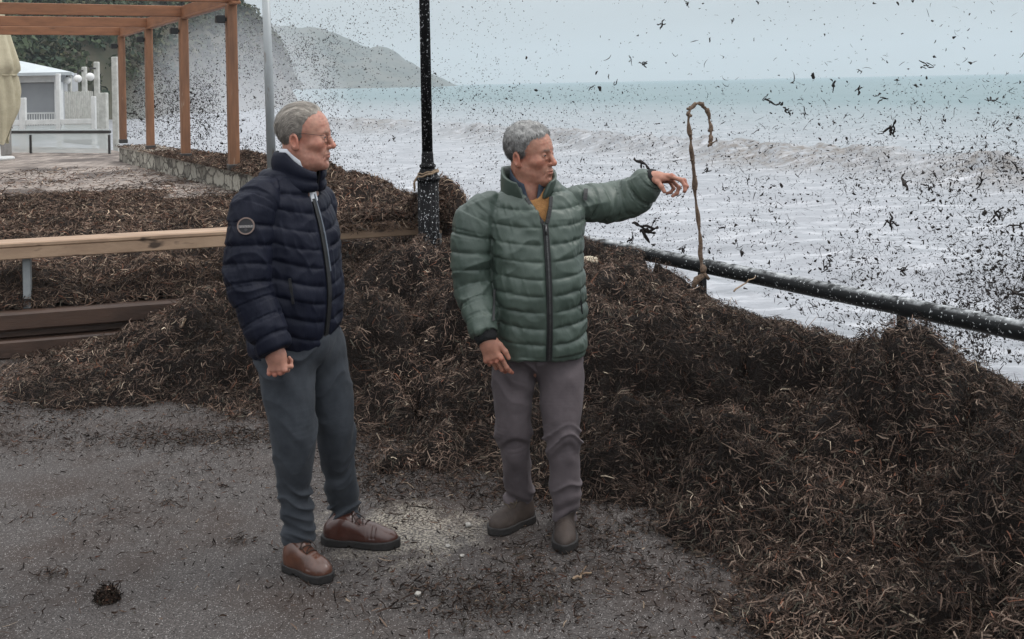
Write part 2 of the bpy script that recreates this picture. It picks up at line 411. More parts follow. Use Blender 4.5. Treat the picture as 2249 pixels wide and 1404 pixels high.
def leafcards(name, C, Nn, size, colr, m, label=None):
    """many little bent leaf clumps as one mass"""
    n = len(C); t = rng.normal(size=(n, 3)); t -= Nn*(t*Nn).sum(1)[:, None]*.6; t /= np.linalg.norm(t, axis=1)[:, None]
    b = np.cross(Nn+rng.normal(size=(n, 3))*.5, t); b /= np.linalg.norm(b, axis=1)[:, None]
    s = size[:, None]
    V = np.stack([C-t*s, C-b*s*.6+rng.normal(size=(n, 3))*s*.15, C+t*s, C+b*s*.6+rng.normal(size=(n, 3))*s*.15], 1).reshape(-1, 3)
    Q = np.arange(4*n).reshape(n, 4)
    return mesh(name, V, Q, m, attrs={'tint': np.repeat(colr, 4, 0)})
M_leaf = mat('hill_foliage', (1, 1, 1), (.8, .8, .8), .5, .8, attr='tint', spec=.2)
def woods():
    n = 3800; x = rng.uniform(-130, -29, n*6); y = rng.uniform(68, 175, n*6); z = hill_z(x, y); u = x/y
    k = (z > .5) & (u > -.85) & (u < -.18); x, y, z = x[k][:n], y[k][:n], z[k][:n]
    Cs, Ns, Ss, Cl = [], [], [], []
    for i in range(len(x)):
        r = rng.uniform(.8, 2.1); m = int(34*r); d = rng.normal(size=(m, 3)); d /= np.linalg.norm(d, axis=1)[:, None]; d[:, 2] = np.abs(d[:, 2])*1.1-.2
        rr = r*(.72+.3*rng.random(m))[:, None]; Cs.append(np.array((x[i], y[i], z[i]+r*.5))+d*rr); Ns.append(d); Ss.append(rng.uniform(.16, .42, m))
        base = np.array([(.055, .075, .04), (.08, .09, .045), (.035, .055, .035), (.11, .105, .06)][rng.choice(4, p=[.4, .25, .25, .1])])
        Cl.append(base*rng.uniform(.6, 1.35, (m, 1)))
    o = leafcards('hillside_scrub', np.vstack(Cs), np.vstack(Ns), np.concatenate(Ss), np.vstack(Cl), M_leaf)
    tag(o, 'dense dark green scrub and trees covering the near hillside', 'woodland', kind='stuff')
woods()
# ---- haze over everything and the thicker sea mist lying off the near shore
def vol_mat(name, dens, colr):
    m = bpy.data.materials.new(name); m.use_nodes = True; t = m.node_tree; t.nodes.clear()
    v = N(t, 'ShaderNodeVolumePrincipled'); v.inputs['Density'].default_value = dens; v.inputs['Color'].default_value = (*colr, 1)
    o = N(t, 'ShaderNodeOutputMaterial'); t.links.new(v.outputs[0], o.inputs['Volume']); return m
hz = MB().box((500, 2300, 70), (14000, 5400, 160)).build('haze', vol_mat('haze_air', .00042, (.76, .81, .85)))
tag(hz, 'thin pale sea haze greying the far headland', 'haze', kind='stuff')
def mist():
    c = np.array((-20.8, 82, 0)); V = []; Fc = []; n = 40; m = 20; dl = nrm((-.29, .957)); dw = (dl[1], -dl[0])
    for i in range(m+1):
        a = math.pi*i/m
        for k in range(n):
            b = 2*math.pi*k/n; q = np.array((math.sin(a)*math.cos(b), math.sin(a)*math.sin(b), math.cos(a)))
            t = math.cos(a); r = 1-abs(t); V.append((c[0]+dl[0]*t*40+dw[0]*r*math.cos(b)*9, c[1]+dl[1]*t*40+dw[1]*r*math.cos(b)*9, -2.2+r*math.sin(b)*10.5))
    for i in range(m):
        for k in range(n): Fc.append((i*n+k, (i+1)*n+k, (i+1)*n+(k+1) % n, i*n+(k+1) % n))
    o = mesh('sea_mist', np.array(V), Fc, vol_mat('mist_air', .0155, (.93, .94, .98)), smooth=True)
    bm = bmesh.new(); bm.from_mesh(o.data); bmesh.ops.remove_doubles(bm, verts=bm.verts, dist=1e-3); bmesh.ops.recalc_face_normals(bm, faces=bm.faces); bm.to_mesh(o.data); bm.free()
    tag(o, 'white sea spray mist drifting in front of the wooded hill foot', 'mist', kind='stuff')
mist()
# ------------------------------------------------------------------ terrace, pergola, wall, rail
TZ = .30
M_wood = mat('pergola_wood', (.29, .135, .068), (.16, .075, .040), 9, .55, .35, 60, stretch=(1, 1, .12), spots=((.36, .27, .2), 22, .64, .74), bdist=.004)
M_woodh = mat('pergola_beam_wood', (.31, .135, .064), (.19, .08, .038), 6, .55, .3, 50, stretch=(.3, .3, 1.5), spots=((.10, .05, .03), 9, .68, .74), bdist=.004)
M_rail = mat('rail_wood', (.46, .315, .21), (.29, .19, .125), 7, .6, .4, 60, stretch=(.12, 1, 1), spots=((.07, .045, .03), 16, .62, .72), bdist=.004)
M_sill = mat('wet_timber', (.085, .048, .033), (.038, .022, .016), 6, .5, .5, 50, stretch=(.1, 1, 1), spots=((.12, .07, .05), 9, .6, .75), bdist=.005)
M_steel = mat('grey_steel', (.34, .36, .37), (.25, .265, .27), 6, .5, .1, 60, met=.2)
M_white = mat('white_paint', (.74, .75, .74), (.6, .61, .6), 4, .5, .05, 40)
M_black = mat('black_paint', (.006, .006, .007), (.011, .011, .012), 8, .62, .1, 60, spots=((.62, .63, .65), 72, .635, .66), mixlo=.4, spec=.12)
M_dark = mat('dark_metal', (.03, .028, .028), (.05, .045, .042), 6, .5)
M_boxb = mat('black_plastic', (.012, .012, .013), None, 10, .5)

def paving_extra(t, col, noise, mr, mix, tc):
    mp2 = N(t, 'ShaderNodeMapping'); mp2.inputs['Rotation'].default_value = (0, 0, .6); t.links.new(tc.outputs['Object'], mp2.inputs[0])
    b = N(t, 'ShaderNodeTexBrick'); b.inputs['Scale'].default_value = 1.5; b.inputs['Mortar Size'].default_value = .025
    b.inputs['Color1'].default_value = (.40, .335, .29, 1); b.inputs['Color2'].default_value = (.22, .178, .152, 1); b.inputs['Mortar'].default_value = (.08, .065, .055, 1)
    t.links.new(mp2.outputs[0], b.inputs['Vector'])
    return mix(mr(noise(.9, 7).outputs['Fac'], .5, .6), b.outputs['Color'], (.075, .055, .045))
M_pave = mat('terrace_paving', (1, 1, 1), (1, 1, 1), 3, .7, .3, 30, extra=paving_extra)
def stone_extra(t, col, noise, mr, mix, tc):
    mp2 = N(t, 'ShaderNodeMapping'); mp2.inputs['Rotation'].default_value = (math.radians(90), 0, math.atan2(D2[1], D2[0])); mp2.vector_type = 'TEXTURE'
    t.links.new(tc.outputs['Object'], mp2.inputs[0])
    dn = noise(3, 4); ad = N(t, 'ShaderNodeMixRGB', blend_type='ADD'); ad.inputs[0].default_value = .25
    t.links.new(tc.outputs['Object'], ad.inputs[1]); t.links.new(dn.outputs['Color'], ad.inputs[2])
    ms = N(t, 'ShaderNodeMapping'); ms.inputs['Scale'].default_value = (2.6, 2.6, 5.5); t.links.new(ad.outputs[0], ms.inputs[0])
    v = N(t, 'ShaderNodeTexVoronoi'); v.inputs['Scale'].default_value = 1; t.links.new(ms.outputs[0], v.inputs['Vector'])
    e = N(t, 'ShaderNodeTexVoronoi', feature='DISTANCE_TO_EDGE'); e.inputs['Scale'].default_value = 1; t.links.new(ms.outputs[0], e.inputs['Vector'])
    s3 = N(t, 'ShaderNodeSeparateColor'); t.links.new(v.outputs['Color'], s3.inputs[0])
    col = mix(s3.outputs[0], (.20, .185, .155), (.50, .47, .40)); col = mix(mr(e.outputs['Distance'], .09, .02), col, (.07, .06, .05))
    return mix(mr(noise(7, 6).outputs['Fac'], .52, .68), col, (.08, .066, .055))
M_stone = mat('rubble_stone', (1, 1, 1), (1, 1, 1), 3, .85, .8, 18, extra=stone_extra, bdist=.03)

def prism(poly, z0, z1):
    n = len(poly); V = [(x, y, z0) for x, y in poly]+[(x, y, z1) for x, y in poly]
    return V, [tuple(range(n))[::-1], tuple(range(n, 2*n))]+[(i, (i+1) % n, (i+1) % n+n, i+n) for i in range(n)]
def us(s, n): return tuple(unshore(s, n))
# raised terrace slab: front edge on the timber sill, seaward edge on the stone wall
pl = [(-9, Yt(-9)+.1), (-.5, Yt(-.5)+.1), us(1.0, -.06), us(22.5, -.06), (-40, 46), (-40, 12)]
MB().add(*prism(pl, .004, TZ)).build('terrace', M_pave)
tag(bpy.data.objects['terrace'], kind='structure')
# timber sill = two stacked beams holding the terrace edge
sill = empty('timber_retaining_sill', (-3.5, float(Yt(-3.5)), 0), 'low wet dark timber sill of stacked beams edging the raised terrace', 'timber sill')
def tp(X, dn, z): return np.array((X, Yt(X), 0))+T_NR*dn+np.array((0, 0, z))
MB().beam(tp(-9, .03, .245), tp(-.7, .03, .245), .16, .12, bev=.012).build('top_beam', M_sill, sill)
MB().beam(tp(-9, .06, .155), tp(-.7, .06, .155), .10, .05, bev=.006).build('middle_board', M_sill, sill)
MB().beam(tp(-9, .0, .062), tp(-.7, .0, .062), .15, .122, bev=.012).build('bottom_beam', M_sill, sill)
# wooden rail on grey steel posts
rail = empty('wooden_rail', (-3.3, float(Yt(-3.3))+.15, TZ), 'low weathered wooden plank rail on flat grey steel posts', 'railing')
RB = .14
MB().beam(tp(-9, RB, .755), tp(-.52, RB, .755), .22, .034, bev=.008).build('top_plank', M_rail, rail)
MB().beam(tp(-9, RB-.085, .697), tp(-.55, RB-.085, .697), .04, .082, bev=.006).build('front_board', M_rail, rail)
for X in (-6.0, -3.36, -.56):
    m = MB(); c = tp(X, RB, 0); m.beam(c+(0, 0, .22), c+(0, 0, .737), .072, .05, up=T_AX, bev=.004)
    m.box(c+(0, 0, .235), (.13, .12, .012), (T_AX, T_NR, (0, 0, 1)), .002); m.build('post', M_steel, rail)
# sea-side stone wall
wl = empty('stone_wall', (*us(9.5, -.4), TZ), 'low pale rubble stone wall along the sea edge of the terrace', 'wall')
MB().add(*prism([us(5.6, -.78), us(5.6, -.12), us(16.9, -.12), us(16.9, -.78)], .01, .585)).build('wall_body', M_stone, wl)
MB().add(*prism([us(5.7, -.80), us(5.7, -.10), us(16.95, -.10), us(16.95, -.80)], .587, .63)).build('coping', mat('coping_stone', (.42, .38, .32), (.24, .21, .18), 5, .85, .5, 30), wl)
# pergola
pg = empty('pergola', (*us(11, -.5), .63), 'open reddish brown timber pergola standing on the stone wall', 'pergola')
PY = (15.5, 18.35, 21.2, 24.1); PX = [-4.05-.55*(y-15.5) for y in PY]
pd = nrm((-.55, 1, 0)); pn = np.array((-N2[0], -N2[1], 0.))
PT = 3.02
for i, (x, y) in enumerate(zip(PX, PY)):
    m = MB(); m.beam((x, y, .62), (x, y, PT), .145, .145, up=pd, bev=.012); m.build('post', M_wood, pg)
    m = MB(); m.box((x, y, .66), (.175, .175, .09), (pd, np.cross((0, 0, 1), pd), (0, 0, 1)), .01); m.build('post_shoe', M_dark, pg)
    c = np.array((x, y, PT-.22))+pn*.16
    m = MB(); m.box(c, (.13, .12, .11), (pn, pd, (0, 0, 1)), .012); m.box(c-pn*.075, (.04, .05, .05), (pn, pd, (0, 0, 1)), .004); m.build('spotlight', M_boxb, pg)
    a = np.array((x, y, PT+.115))+pd*.0
    MB().beam(a-pn*.12, a+pn*(6.5), .085, .185, bev=.008).build('cross_beam', M_woodh, pg)
a = np.array((PX[0], PY[0], PT))-pd*.35; b = np.array((PX[-1], PY[-1], PT))+pd*.12
MB().beam(a+(0, 0, .0), b+(0, 0, .0), .11, .04, bev=.006).build('wall_plate', M_woodh, pg)
MB().beam(a+(0, 0, .115)-pn*.0, b+(0, 0, .115)-pn*.0, .07, .181, bev=.006).build('edge_beam', M_woodh, pg)
a2 = np.array((PX[0], PY[0], PT+.115))-pd*2.5
MB().beam(a2-pn*.12, a2+pn*6.5, .085, .185, bev=.008).build('cross_beam', M_woodh, pg)

# closed parasol, planter
YU = 24.; um = empty('closed_parasol', (P(-4, 345, YU)[0], YU, TZ), 'folded beige parasol tied at its middle at the left edge', 'parasol')
up = np.array(um.location)
M_canv = mat('beige_canvas', (.55, .50, .36), (.43, .385, .27), 3, .9, .4, 25, bdist=.02)
def umb():
    V = []; n = 64; pys = np.linspace(292, -60, 45); pxr = spl(pys[::-1], [-60, 0, 60, 90, 120, 148, 158, 166, 176, 215, 262, 292], [9, 12, 22, 31, 40, 47, 45, 41, 42, 42, 37, 29])[::-1]
    for i, (py, r) in enumerate(zip(pys, pxr)):
        z = P(-4, py, YU)[2]; r = r*YU/F; low = np.clip((py-200)/92, 0, 1)
        for k in range(n):
            a = 2*math.pi*k/n; w_ = (a*9/(2*math.pi)+.25*math.sin(py*.017)) % 1; fo = 1-4*abs(w_-.5)*(1 if w_ < .5 else .8); rr = r*(.95+.115*fo*(1+.5*math.sin(2*a+1))*(.35 if 158 < py < 172 else 1)+.05*math.sin(3*a+py*.03))
            V.append((up[0]+rr*math.cos(a), up[1]+rr*math.sin(a), z+low**2*.28*math.sin(3*a+.9)+.02*fo*low))
    L = len(pys)-1
    Fc = [(i*n+k, i*n+(k+1) % n, (i+1)*n+(k+1) % n, (i+1)*n+k) for i in range(L) for k in range(n)]
    mesh('canopy', np.array(V), Fc, M_canv, um, smooth=True)
    zt = P(0, -70, YU)[2]; zk = P(0, 166, YU)[2]
    MB().tube([(up[0], up[1], TZ+.06), (up[0], up[1], zt)], .035, 12).build('pole', M_white, um, True)
    MB().lathe((up[0], up[1], TZ), [(0, .34), (.05, .34), (.07, .30), (.08, .06), (.3, .05)], 28).build('base', M_white, um, True)
    m = MB(); m.tube([(up[0]+.405*math.cos(a), up[1]+.405*math.sin(a), zk) for a in np.linspace(0, 2*math.pi, 25)], .022, 8); m.build('tie_strap', M_canv, um, True)
umb()
YB = 25.6; zt = P(0, 279, YB)[2]; q = P(-14, 340, YB)
plt_ = empty('stone_planter', (q[0], YB, TZ), 'square pale concrete planter block at the left edge under the parasol', 'planter')
MB().box((q[0], YB, (TZ+zt-.06)/2+.002), (.6, .6, zt-.064-TZ), None, .012).build('block', M_conc, plt_)
MB().box((q[0], YB, zt-.029), (.66, .66, .058), None, .012).build('rim', M_conc, plt_)

# low dark barrier with glass at the far end of the terrace
br = empty('glass_barrier', tuple(P(130, 335, 26.4)), 'low glass barrier with a dark metal top rail at the terrace end', 'barrier')
A = P(6, 331, 26.6); B_ = P(243, 326, 25.4); zt = P(130, 290, 26)[2]
A[2] = B_[2] = TZ
M_glass = bpy.data.materials.new('barrier_glass'); M_glass.use_nodes = True; _t = M_glass.node_tree; _b = _t.nodes['Principled BSDF']
_b.inputs['Base Color'].default_value = (.80, .86, .86, 1); _b.inputs['Roughness'].default_value = .08; _b.inputs['Alpha'].default_value = .38; _b.inputs['Specular IOR Level'].default_value = .6
MB().beam(A+(0, 0, zt-TZ), B_+(0, 0, zt-TZ), .06, .07).build('top_rail', M_dark, br)
for t in (0.01, .27, .99):
    c = A+(B_-A)*t; MB().box((c[0], c[1], (TZ+zt)/2-.035), (.05, .05, zt-TZ-.07)).build('post', M_dark, br)
MB().beam(A+(0, 0, .31), B_+(0, 0, .31), .012, .58, bev=.002).build('glass_pane', M_glass, br)
# white railing behind it
wr = empty('white_railing', tuple(P(130, 330, 28.)), 'white metal railing with glass infill before the beach pavilion', 'railing')
Y2 = 28.
for px, tpx in ((52, 215), (131, 162), (208, 212)):
    a = P(px, 331, Y2); b = P(px, tpx, Y2); MB().box((a[0], Y2, (TZ+b[2])/2), (.16 if px == 52 else .1, .12, b[2]-TZ), None, .01).build('post', M_white, wr)
a = P(8, 270, Y2); b = P(206, 268, Y2); MB().beam((a[0], Y2, a[2]), (b[0], Y2, a[2]), .07, .13).build('mid_rail', M_white, wr)
MB().beam((a[0], Y2, 1.6*.5-.06), (b[0], Y2, 1.6*.5-.06), .014, .4, bev=.002).build('glass_pane', M_glass, wr)

# beach pavilion
pv = empty('beach_pavilion', tuple(P(60, 320, 33.)), 'small white beach pavilion with glazed grey front and shallow roof', 'pavilion')
Y3 = 33.; a = P(-120, 320, Y3); b = P(134, 320, Y3); zE = P(0, 162, Y3)[2]; zR = P(0, 137, Y3)[2]; zg = P(0, 183, Y3)[2]
M_pvg = mat('pavilion_glazing', (.33, .345, .36), (.27, .285, .30), .6, .25)
MB().box(((a[0]+b[0])/2, Y3+.95, (TZ+zE)/2), (b[0]-a[0]-.3, 1.6, zE-TZ-.01)).build('wall', mat('pavilion_wall', (.42, .43, .44), (.36, .37, .38), 1, .6), pv)
MB().box(((a[0]+b[0])/2, Y3+.0, (zg+zE)/2), (b[0]-a[0], .2, zE-zg), None, .01).build('fascia', M_white, pv)
for px in (-110, 36, 131):
    q = P(px, 300, Y3); MB().box((q[0], Y3, (TZ+zg)/2), (.2, .2, zg-TZ-.004), None, .01).build('pillar', M_white, pv)
for p0, p1 in ((-108, 34), (38, 129)):
    q0 = P(p0, 300, Y3)[0]+.1; q1 = P(p1, 300, Y3)[0]-.1
    w = MB().box(((q0+q1)/2, Y3+.06, (TZ+.1+zg)/2), (q1-q0, .03, zg-TZ-.12)).build('window', M_pvg, pv)
    m = MB(); 
    for k in range(14): m.box((q0+(q1-q0)*(k+.5)/14, Y3+.035, TZ+.5), (.03, .02, .66))
    m.box(((q0+q1)/2, Y3+.035, TZ+.85), (q1-q0-.01, .02, .05)); m.build('balustrade', M_white, w)
x0 = a[0]-.4; x1 = P(172, 160, Y3)[0]; xr = P(-30, 120, Y3)[0]; xr2 = P(20, 137, Y3)[0]
V = [(x0, Y3-.5, zE+.002), (x1, Y3-.5, zE+.002), (x1-.9, Y3+1.9, zE+.002), (x0, Y3+1.9, zE+.002), (x0, Y3+.8, zR+.05), (xr2, Y3+.8, zR+.05)]
V += [(x, y, zE-.09+.002*0) for x, y, z in V[:4]]
MB().add(V, [(0, 1, 5, 4), (1, 2, 5), (2, 3, 4, 5), (3, 0, 4), (6, 7, 1, 0), (7, 8, 2, 1), (8, 9, 3, 2), (9, 6, 0, 3), (9, 8, 7, 6)]).build('roof', mat('pavilion_roof', (.55, .60, .62), (.46, .50, .52), 1.5, .5), pv)

# slatted screen fence and the weathered posts with globe lamps beyond
sf = empty('slatted_fence', tuple(P(180, 300, 30.)), 'pale upright slat fence running from the pavilion towards the sea', 'fence')
M_pale = mat('weathered_white_wood', (.60, .60, .56), (.42, .42, .39), 7, .8, .4, 40)
a = P(143, 270, 31.5); b = P(206, 268, 29.6); a[2] = b[2] = TZ; zt = P(170, 200, 30.5)[2]
nv = nrm(b-a)
m = MB()
for k in range(15):
    c = a+(b-a)*(k+.5)/15; m.box((c[0], c[1], (TZ+.42+zt)/2), (.085, .03, zt-TZ-.42-.02*(k % 3)), (nv, np.cross((0, 0, 1), nv), (0, 0, 1)))
m.build('slat_panel', M_pale, sf)
MB().beam(a+(0, 0, .2), b+(0, 0, .2), .12, .4).build('base_wall', M_conc, sf)
MB().beam(a+(0, .06, .75), b+(0, .06, .75), .04, .08).build('rail', M_pale, sf)
lo = None
for i, (px, ty, by, Y, gl, w) in enumerate(((153, 163, 200, 33.5, (147, 177, 8), .1), (185, 147, 205, 32., (171, 173, 8.5), .12), (212, 136, 330, 29.5, (198, 169, 9), .12))):
    a = P(px, ty, Y); lp = empty('globe_lamp_post', (a[0], Y, TZ), ['pale post with the smallest white globe lamp, nearest the pavilion roof', 'pale weathered post with a white globe lamp, middle of the three', 'tall pale weathered post with the largest white globe lamp, nearest the sea'][i], 'lamp post', 'globe lamp posts by the beach pavilion')
    MB().box((a[0], Y, (TZ+a[2])/2), (w*1.15, w, a[2]-TZ), None, .02).build('post', M_pale, lp)
    g = P(gl[0], gl[1], Y-.25); r = gl[2]/F*Y; bm = bmesh.new(); bmesh.ops.create_uvsphere(bm, u_segments=20, v_segments=12, radius=r)
    V = np.array([v.co[:] for v in bm.verts])+g; Fc = [tuple(v.index for v in f.verts) for f in bm.faces]; bm.free()
    mesh('globe', V, Fc, mat('globe_opal', (.8, .8, .78), (.75, .75, .73), 2, .3), lp, smooth=True)
    MB().tube([(a[0], Y, g[2]+r+.12), (g[0], g[1]+.02, g[2]+r+.12), (g[0], g[1], g[2]+r-.02)], .025, 8).build('bracket', M_dark, lp)
for i, (px, ty, by, Y, w) in enumerate(((227, 204, 280, 28.6, .2), (252, 125, 275, 27.8, .14))):
    a = P(px, ty, Y); m = MB(); m.box((a[0], Y, (TZ*0+a[2])/2), (w, w, a[2]), None, .015)
    if i == 1:
        for z in (1.0, 1.5, 2.0): m.box((a[0]-.03, Y, z), (w*.5, w*1.1, .1), None, .02)
    o = m.build('timber_post', M_pale); tag(o, ['short stout white post at the sea end of the terrace', 'tall thin white post just left of the farthest pergola post'][i], 'post')

# slim pale pole behind the man in navy
po = empty('slim_pole', tuple(G(600, 352, .62)), 'slim pale grey metal pole, leaning slightly, behind the man in navy', 'pole')
M_pole = mat('galvanised_pole', (.40, .43, .44), (.30, .32, .33), 3, .45, .1, 30, met=.1, stretch=(1, 1, .3), spots=((.20, .17, .14), 9, .66, .74))
YP = 14.2; a = P(597, 360, YP); b = P(583, -40, YP); MB().tube([a-(0, 0, .25), a+(b-a)*.5, b], [.062, .058, .052], 16).build('shaft', M_pole, po, True)
m = MB(); c = a-(0, 0, .0); m.lathe((c[0], c[1], .625), [(0, .13), (.02, .13), (.025, .075), (.09, .07), (.095, .062)], 20); m.build('base_flange', M_pole, po, True)

# black lamp post with stepped fluted pedestal
YL = 8.0; lc = P(943, 555, YL); lb = (lc[0], YL, 0); k = YL/F
lamp = empty('lamp_post', lb, 'black fluted cast iron lamp post flecked with white foam', 'lamp post')
zz = lambda py: P(943, py, YL)[2]
MB().lathe(lb, [(0, .083), (zz(396), .080)], 96, 12, .10).build('pedestal', M_black, lamp, True)
MB().lathe((lb[0], lb[1], zz(396)), [(0, .088), (.012, .092), (.024, .088), (.03, .078), (.05, .072), (.085, .058), (.09, .05)], 40).build('cap', M_black, lamp, True)
z0 = zz(396)+.09
MB().lathe((lb[0], lb[1], z0), [(0, .052), (.012, .062), (.024, .062), (.032, .05), (.05, .046), (.1, .044), (.125, .0405)], 40).build('collar', M_black, lamp, True)
MB().lathe((lb[0]-.0, lb[1], z0+.125), [(0, .0405), (2.9, .037)], 96, 16, .09).build('shaft', M_black, lamp, True)
def rope_ring(c, r, z, tilt, name, m_, parent, rad):
    pts = [(c[0]+r*math.cos(a), c[1]+r*math.sin(a), z+tilt*math.cos(a)+.004*math.sin(7*a)) for a in np.linspace(0, 2*math.pi, 40)]
    m = MB(); m.tube(pts, rad, 8); m.tube([pts[22], (pts[22][0]-.03, pts[22][1]-.02, z-.06), (pts[22][0]-.025, pts[22][1]-.02, z-.12)], rad*.8, 8); m.build(name, m_, parent, True)
rp_ = empty('knotted_rope', (lb[0], lb[1], z0-.05), 'frayed brown rope knotted round the neck of the lamp post pedestal', 'rope')
M_rope = mat('rope_fibre', (.33, .24, .16), (.2, .14, .09), 60, .9, .6, 200)
rope_ring(lb, .078, z0-.045, .022, 'loop', M_rope, rp_, .008); rope_ring(lb, .072, z0-.028, .014, 'loop', M_rope, rp_, .006)

# black pipe rail along the quay edge
pr = empty('pipe_rail', (*unshore(-2.2, 0), 0), 'thick black tubular steel rail along the quay edge, flecked with foam, a pale highlight painted along its top', 'railing')
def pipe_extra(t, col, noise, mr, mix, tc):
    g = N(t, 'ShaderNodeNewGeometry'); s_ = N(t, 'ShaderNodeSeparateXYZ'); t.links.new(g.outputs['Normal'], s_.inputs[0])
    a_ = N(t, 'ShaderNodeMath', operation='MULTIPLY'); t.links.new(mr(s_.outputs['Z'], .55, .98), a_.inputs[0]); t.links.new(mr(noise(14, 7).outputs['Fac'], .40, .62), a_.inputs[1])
    return mix(a_.outputs[0], col, (.50, .52, .53))          # pale highlight painted into the upward-facing top, mottled with foam
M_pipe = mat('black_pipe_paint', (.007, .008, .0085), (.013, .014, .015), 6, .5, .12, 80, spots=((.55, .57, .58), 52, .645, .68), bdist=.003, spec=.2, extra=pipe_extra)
ps = [(*unshore(s, 0), .415) for s in np.linspace(-7.5, 2.3, 30)]
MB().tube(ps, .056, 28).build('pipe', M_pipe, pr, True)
for s in (-6.2, -4.35, -2.55, -.75, 1.0):
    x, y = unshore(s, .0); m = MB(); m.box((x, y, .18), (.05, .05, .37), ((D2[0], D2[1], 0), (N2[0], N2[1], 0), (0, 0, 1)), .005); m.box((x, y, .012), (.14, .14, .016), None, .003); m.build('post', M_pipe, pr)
qe = MB().add(*prism([unshore(-12, -.22), unshore(-12, .15), unshore(9, .15), unshore(9, -.22)], -.9, .055)).build('quay_kerb', M_conc); tag(qe, kind='structure')
# ------------------------------------------------------------------ seaweed
FX = np.array([-9, -6, -3.0, -2.2, -1.6, -1.2, -.85, -.62, -.26, .3, .6, .82, 1.0, 1.15])
FY = np.array([6.55, 6.45, 6.3, 6.2, 6.05, 5.7, 5.35, 5.0, 4.9, 4.5, 3.85, 3.4, 2.5, 1.0])
def foot_dist(X, Y):
    d = np.full(len(X), 1e9)
    for i in range(len(FX)-1):
        ax, ay = FX[i], FY[i]; bx, by = FX[i+1]-ax, FY[i+1]-ay
        t = np.clip(((X-ax)*bx+(Y-ay)*by)/(bx*bx+by*by), 0, 1); d = np.minimum(d, np.hypot(X-ax-t*bx, Y-ay-t*by))
    return np.where((Y > np.interp(X, FX, FY)) | (X > FX[-1]), d, -d)
def bumps(X, Y):
    w = .14*n2(X, Y, 1.5, 2, 27); v = .10*n2(X, Y, 3.1, 2, 28)
    big = .10*n2(X, Y, 1.6, 2, 21)
    lump = np.abs(n2(X+w, Y-w, 2.3, 1, 22)); lump2 = np.abs(n2(X-v, Y+v, 5.2, 1, 23)); lump3 = np.abs(n2(X+v, Y+w, 11., 1, 25))
    return big*1.3+.22*(.38-np.exp(-lump/.16))*.9+.12*(.40-np.exp(-lump2/.18))+.05*(.4-np.exp(-lump3/.2))+.016*n2(X, Y, 21, 2, 24)+.03
def foot_s(X, Y): return foot_dist(X, Y)+.20*n2(X, Y, 1.5, 3, 31)+.12*n2(X, Y, 5.5, 3, 32)
def mound_z(X, Y, fine=True):
    s = foot_s(X, Y)
    Hm = spl(X, [-9, -6, -3, -2.55, -2.15, -1.6, -1.1, -.5, .3, 1, 2, 4], [.05, .05, .06, .17, .36, .44, .44, .45, .44, .38, .40, .42])
    wdt = spl(X, [-9, -2.5, -1, .3, 1.2, 3], [.3, .4, .75, .75, .85, .9])
    z = Hm*(1-np.exp(-np.clip(s/wdt, 0, 9)**1.35))
    z = z+np.clip(s/.5, 0, 1)*bumps(X, Y)*np.clip(Hm/.4, .10, 1)
    # humps seen in the photograph
    for hx, hy, r, a in ((1.75, 4.95, .5, .10), (2.1, 4.3, .5, .05), (.75, 6.3, .5, .08), (.25, 7.6, .6, .08), (-.9, 6.3, .5, .07), (-.45, 7.7, .55, .06), (1.05, 5.1, .4, -.10), (.25, 5.6, .35, -.03)):
        z = z+a*np.exp(-((X-hx)**2+(Y-hy)**2)/r**2)
    sh, n = shore(X, Y)
    e = np.clip((-n-.02)/(.75+.45*np.clip((7.6-Y)/1.5, 0, 1)), 0, 1); e = e*e*(3-2*e); lowf = np.clip((8.4-Y)/1.2, 0, 1)
    z = z*(1-lowf*.74*(1-e)-(1-lowf)*.12*(1-e))
    z = z-np.clip((n+.12)/.1, 0, 3)*.2
    return np.where(s > -.02, z, -.05)
def terr_z(X, Y):
    sh, n = shore(X, Y); back = np.clip((Y-9.5)/8, 0, 1)
    z = TZ+.10*(1-back)+.02+(.5*(1-back)+.12)*bumps(X, Y)
    edge = np.exp(-((np.clip(-n, 0, 9))/.5)**2)*np.clip((13-Y)/1.0, 0, 1)
    z = z+edge*(.17+.10*n2(sh, sh*0, 1.3, 2, 41))
    for hx, hy, r, a in ((-.52, 8.62, .2, .46), (-.82, 8.85, .3, .30), (-1.75, 11.7, .45, .34), (-2.3, 13.2, .4, .22), (-1.25, 10.6, .35, .12)): z = z+a*np.exp(-(((X-hx)**2+(Y-hy)**2)/r**2)**1.4)
    z = z-np.clip((n+.03)/.06, 0, 3)*.2
    fr = np.clip((Y-Yt(X)-.05)/.30, 0, 1)**.7; z = np.where(X < -1.5, TZ+(z-TZ)*fr, z)
    cover = 1-np.clip((Y-12.2-.9*(X+6)*.12+2.2*n2(X, Y, .45, 3, 44))/3.0, 0, 1)      # thins out over the paving
    return np.where(cover > .03, TZ-.02+(z-TZ+.02)*np.clip(cover*1.6, .0, 1), TZ-.05), cover
def walltop_z(X, Y):
    sh, n = shore(X, Y); c = np.clip((17.0-Y)/1.5, .0, 1)
    z = .625+(.10*c+.10*np.clip((21-Y)/3, 0, 1))*np.clip(.75+.8*n2(X, Y, 1.6, 3, 51), 0, 1.5)*np.clip((.9-np.abs(n+.45)/.42), 0, 1)**.5
    return z
M_weed = mat('seaweed_bed', (.045, .031, .025), (.016, .011, .009), 26, .85, 1.0, 70, bdist=.02, spec=.25)
M_weedd = mat('seaweed_dry_bed', (.085, .062, .05), (.035, .025, .02), 22, .9, 1.0, 60, bdist=.02, spec=.2)
M_leafs = mat('seaweed_ribbons', (1, 1, 1), (.85, .85, .85), 4, .8, .9, 80, attr='tint', spec=.16, bdist=.02)
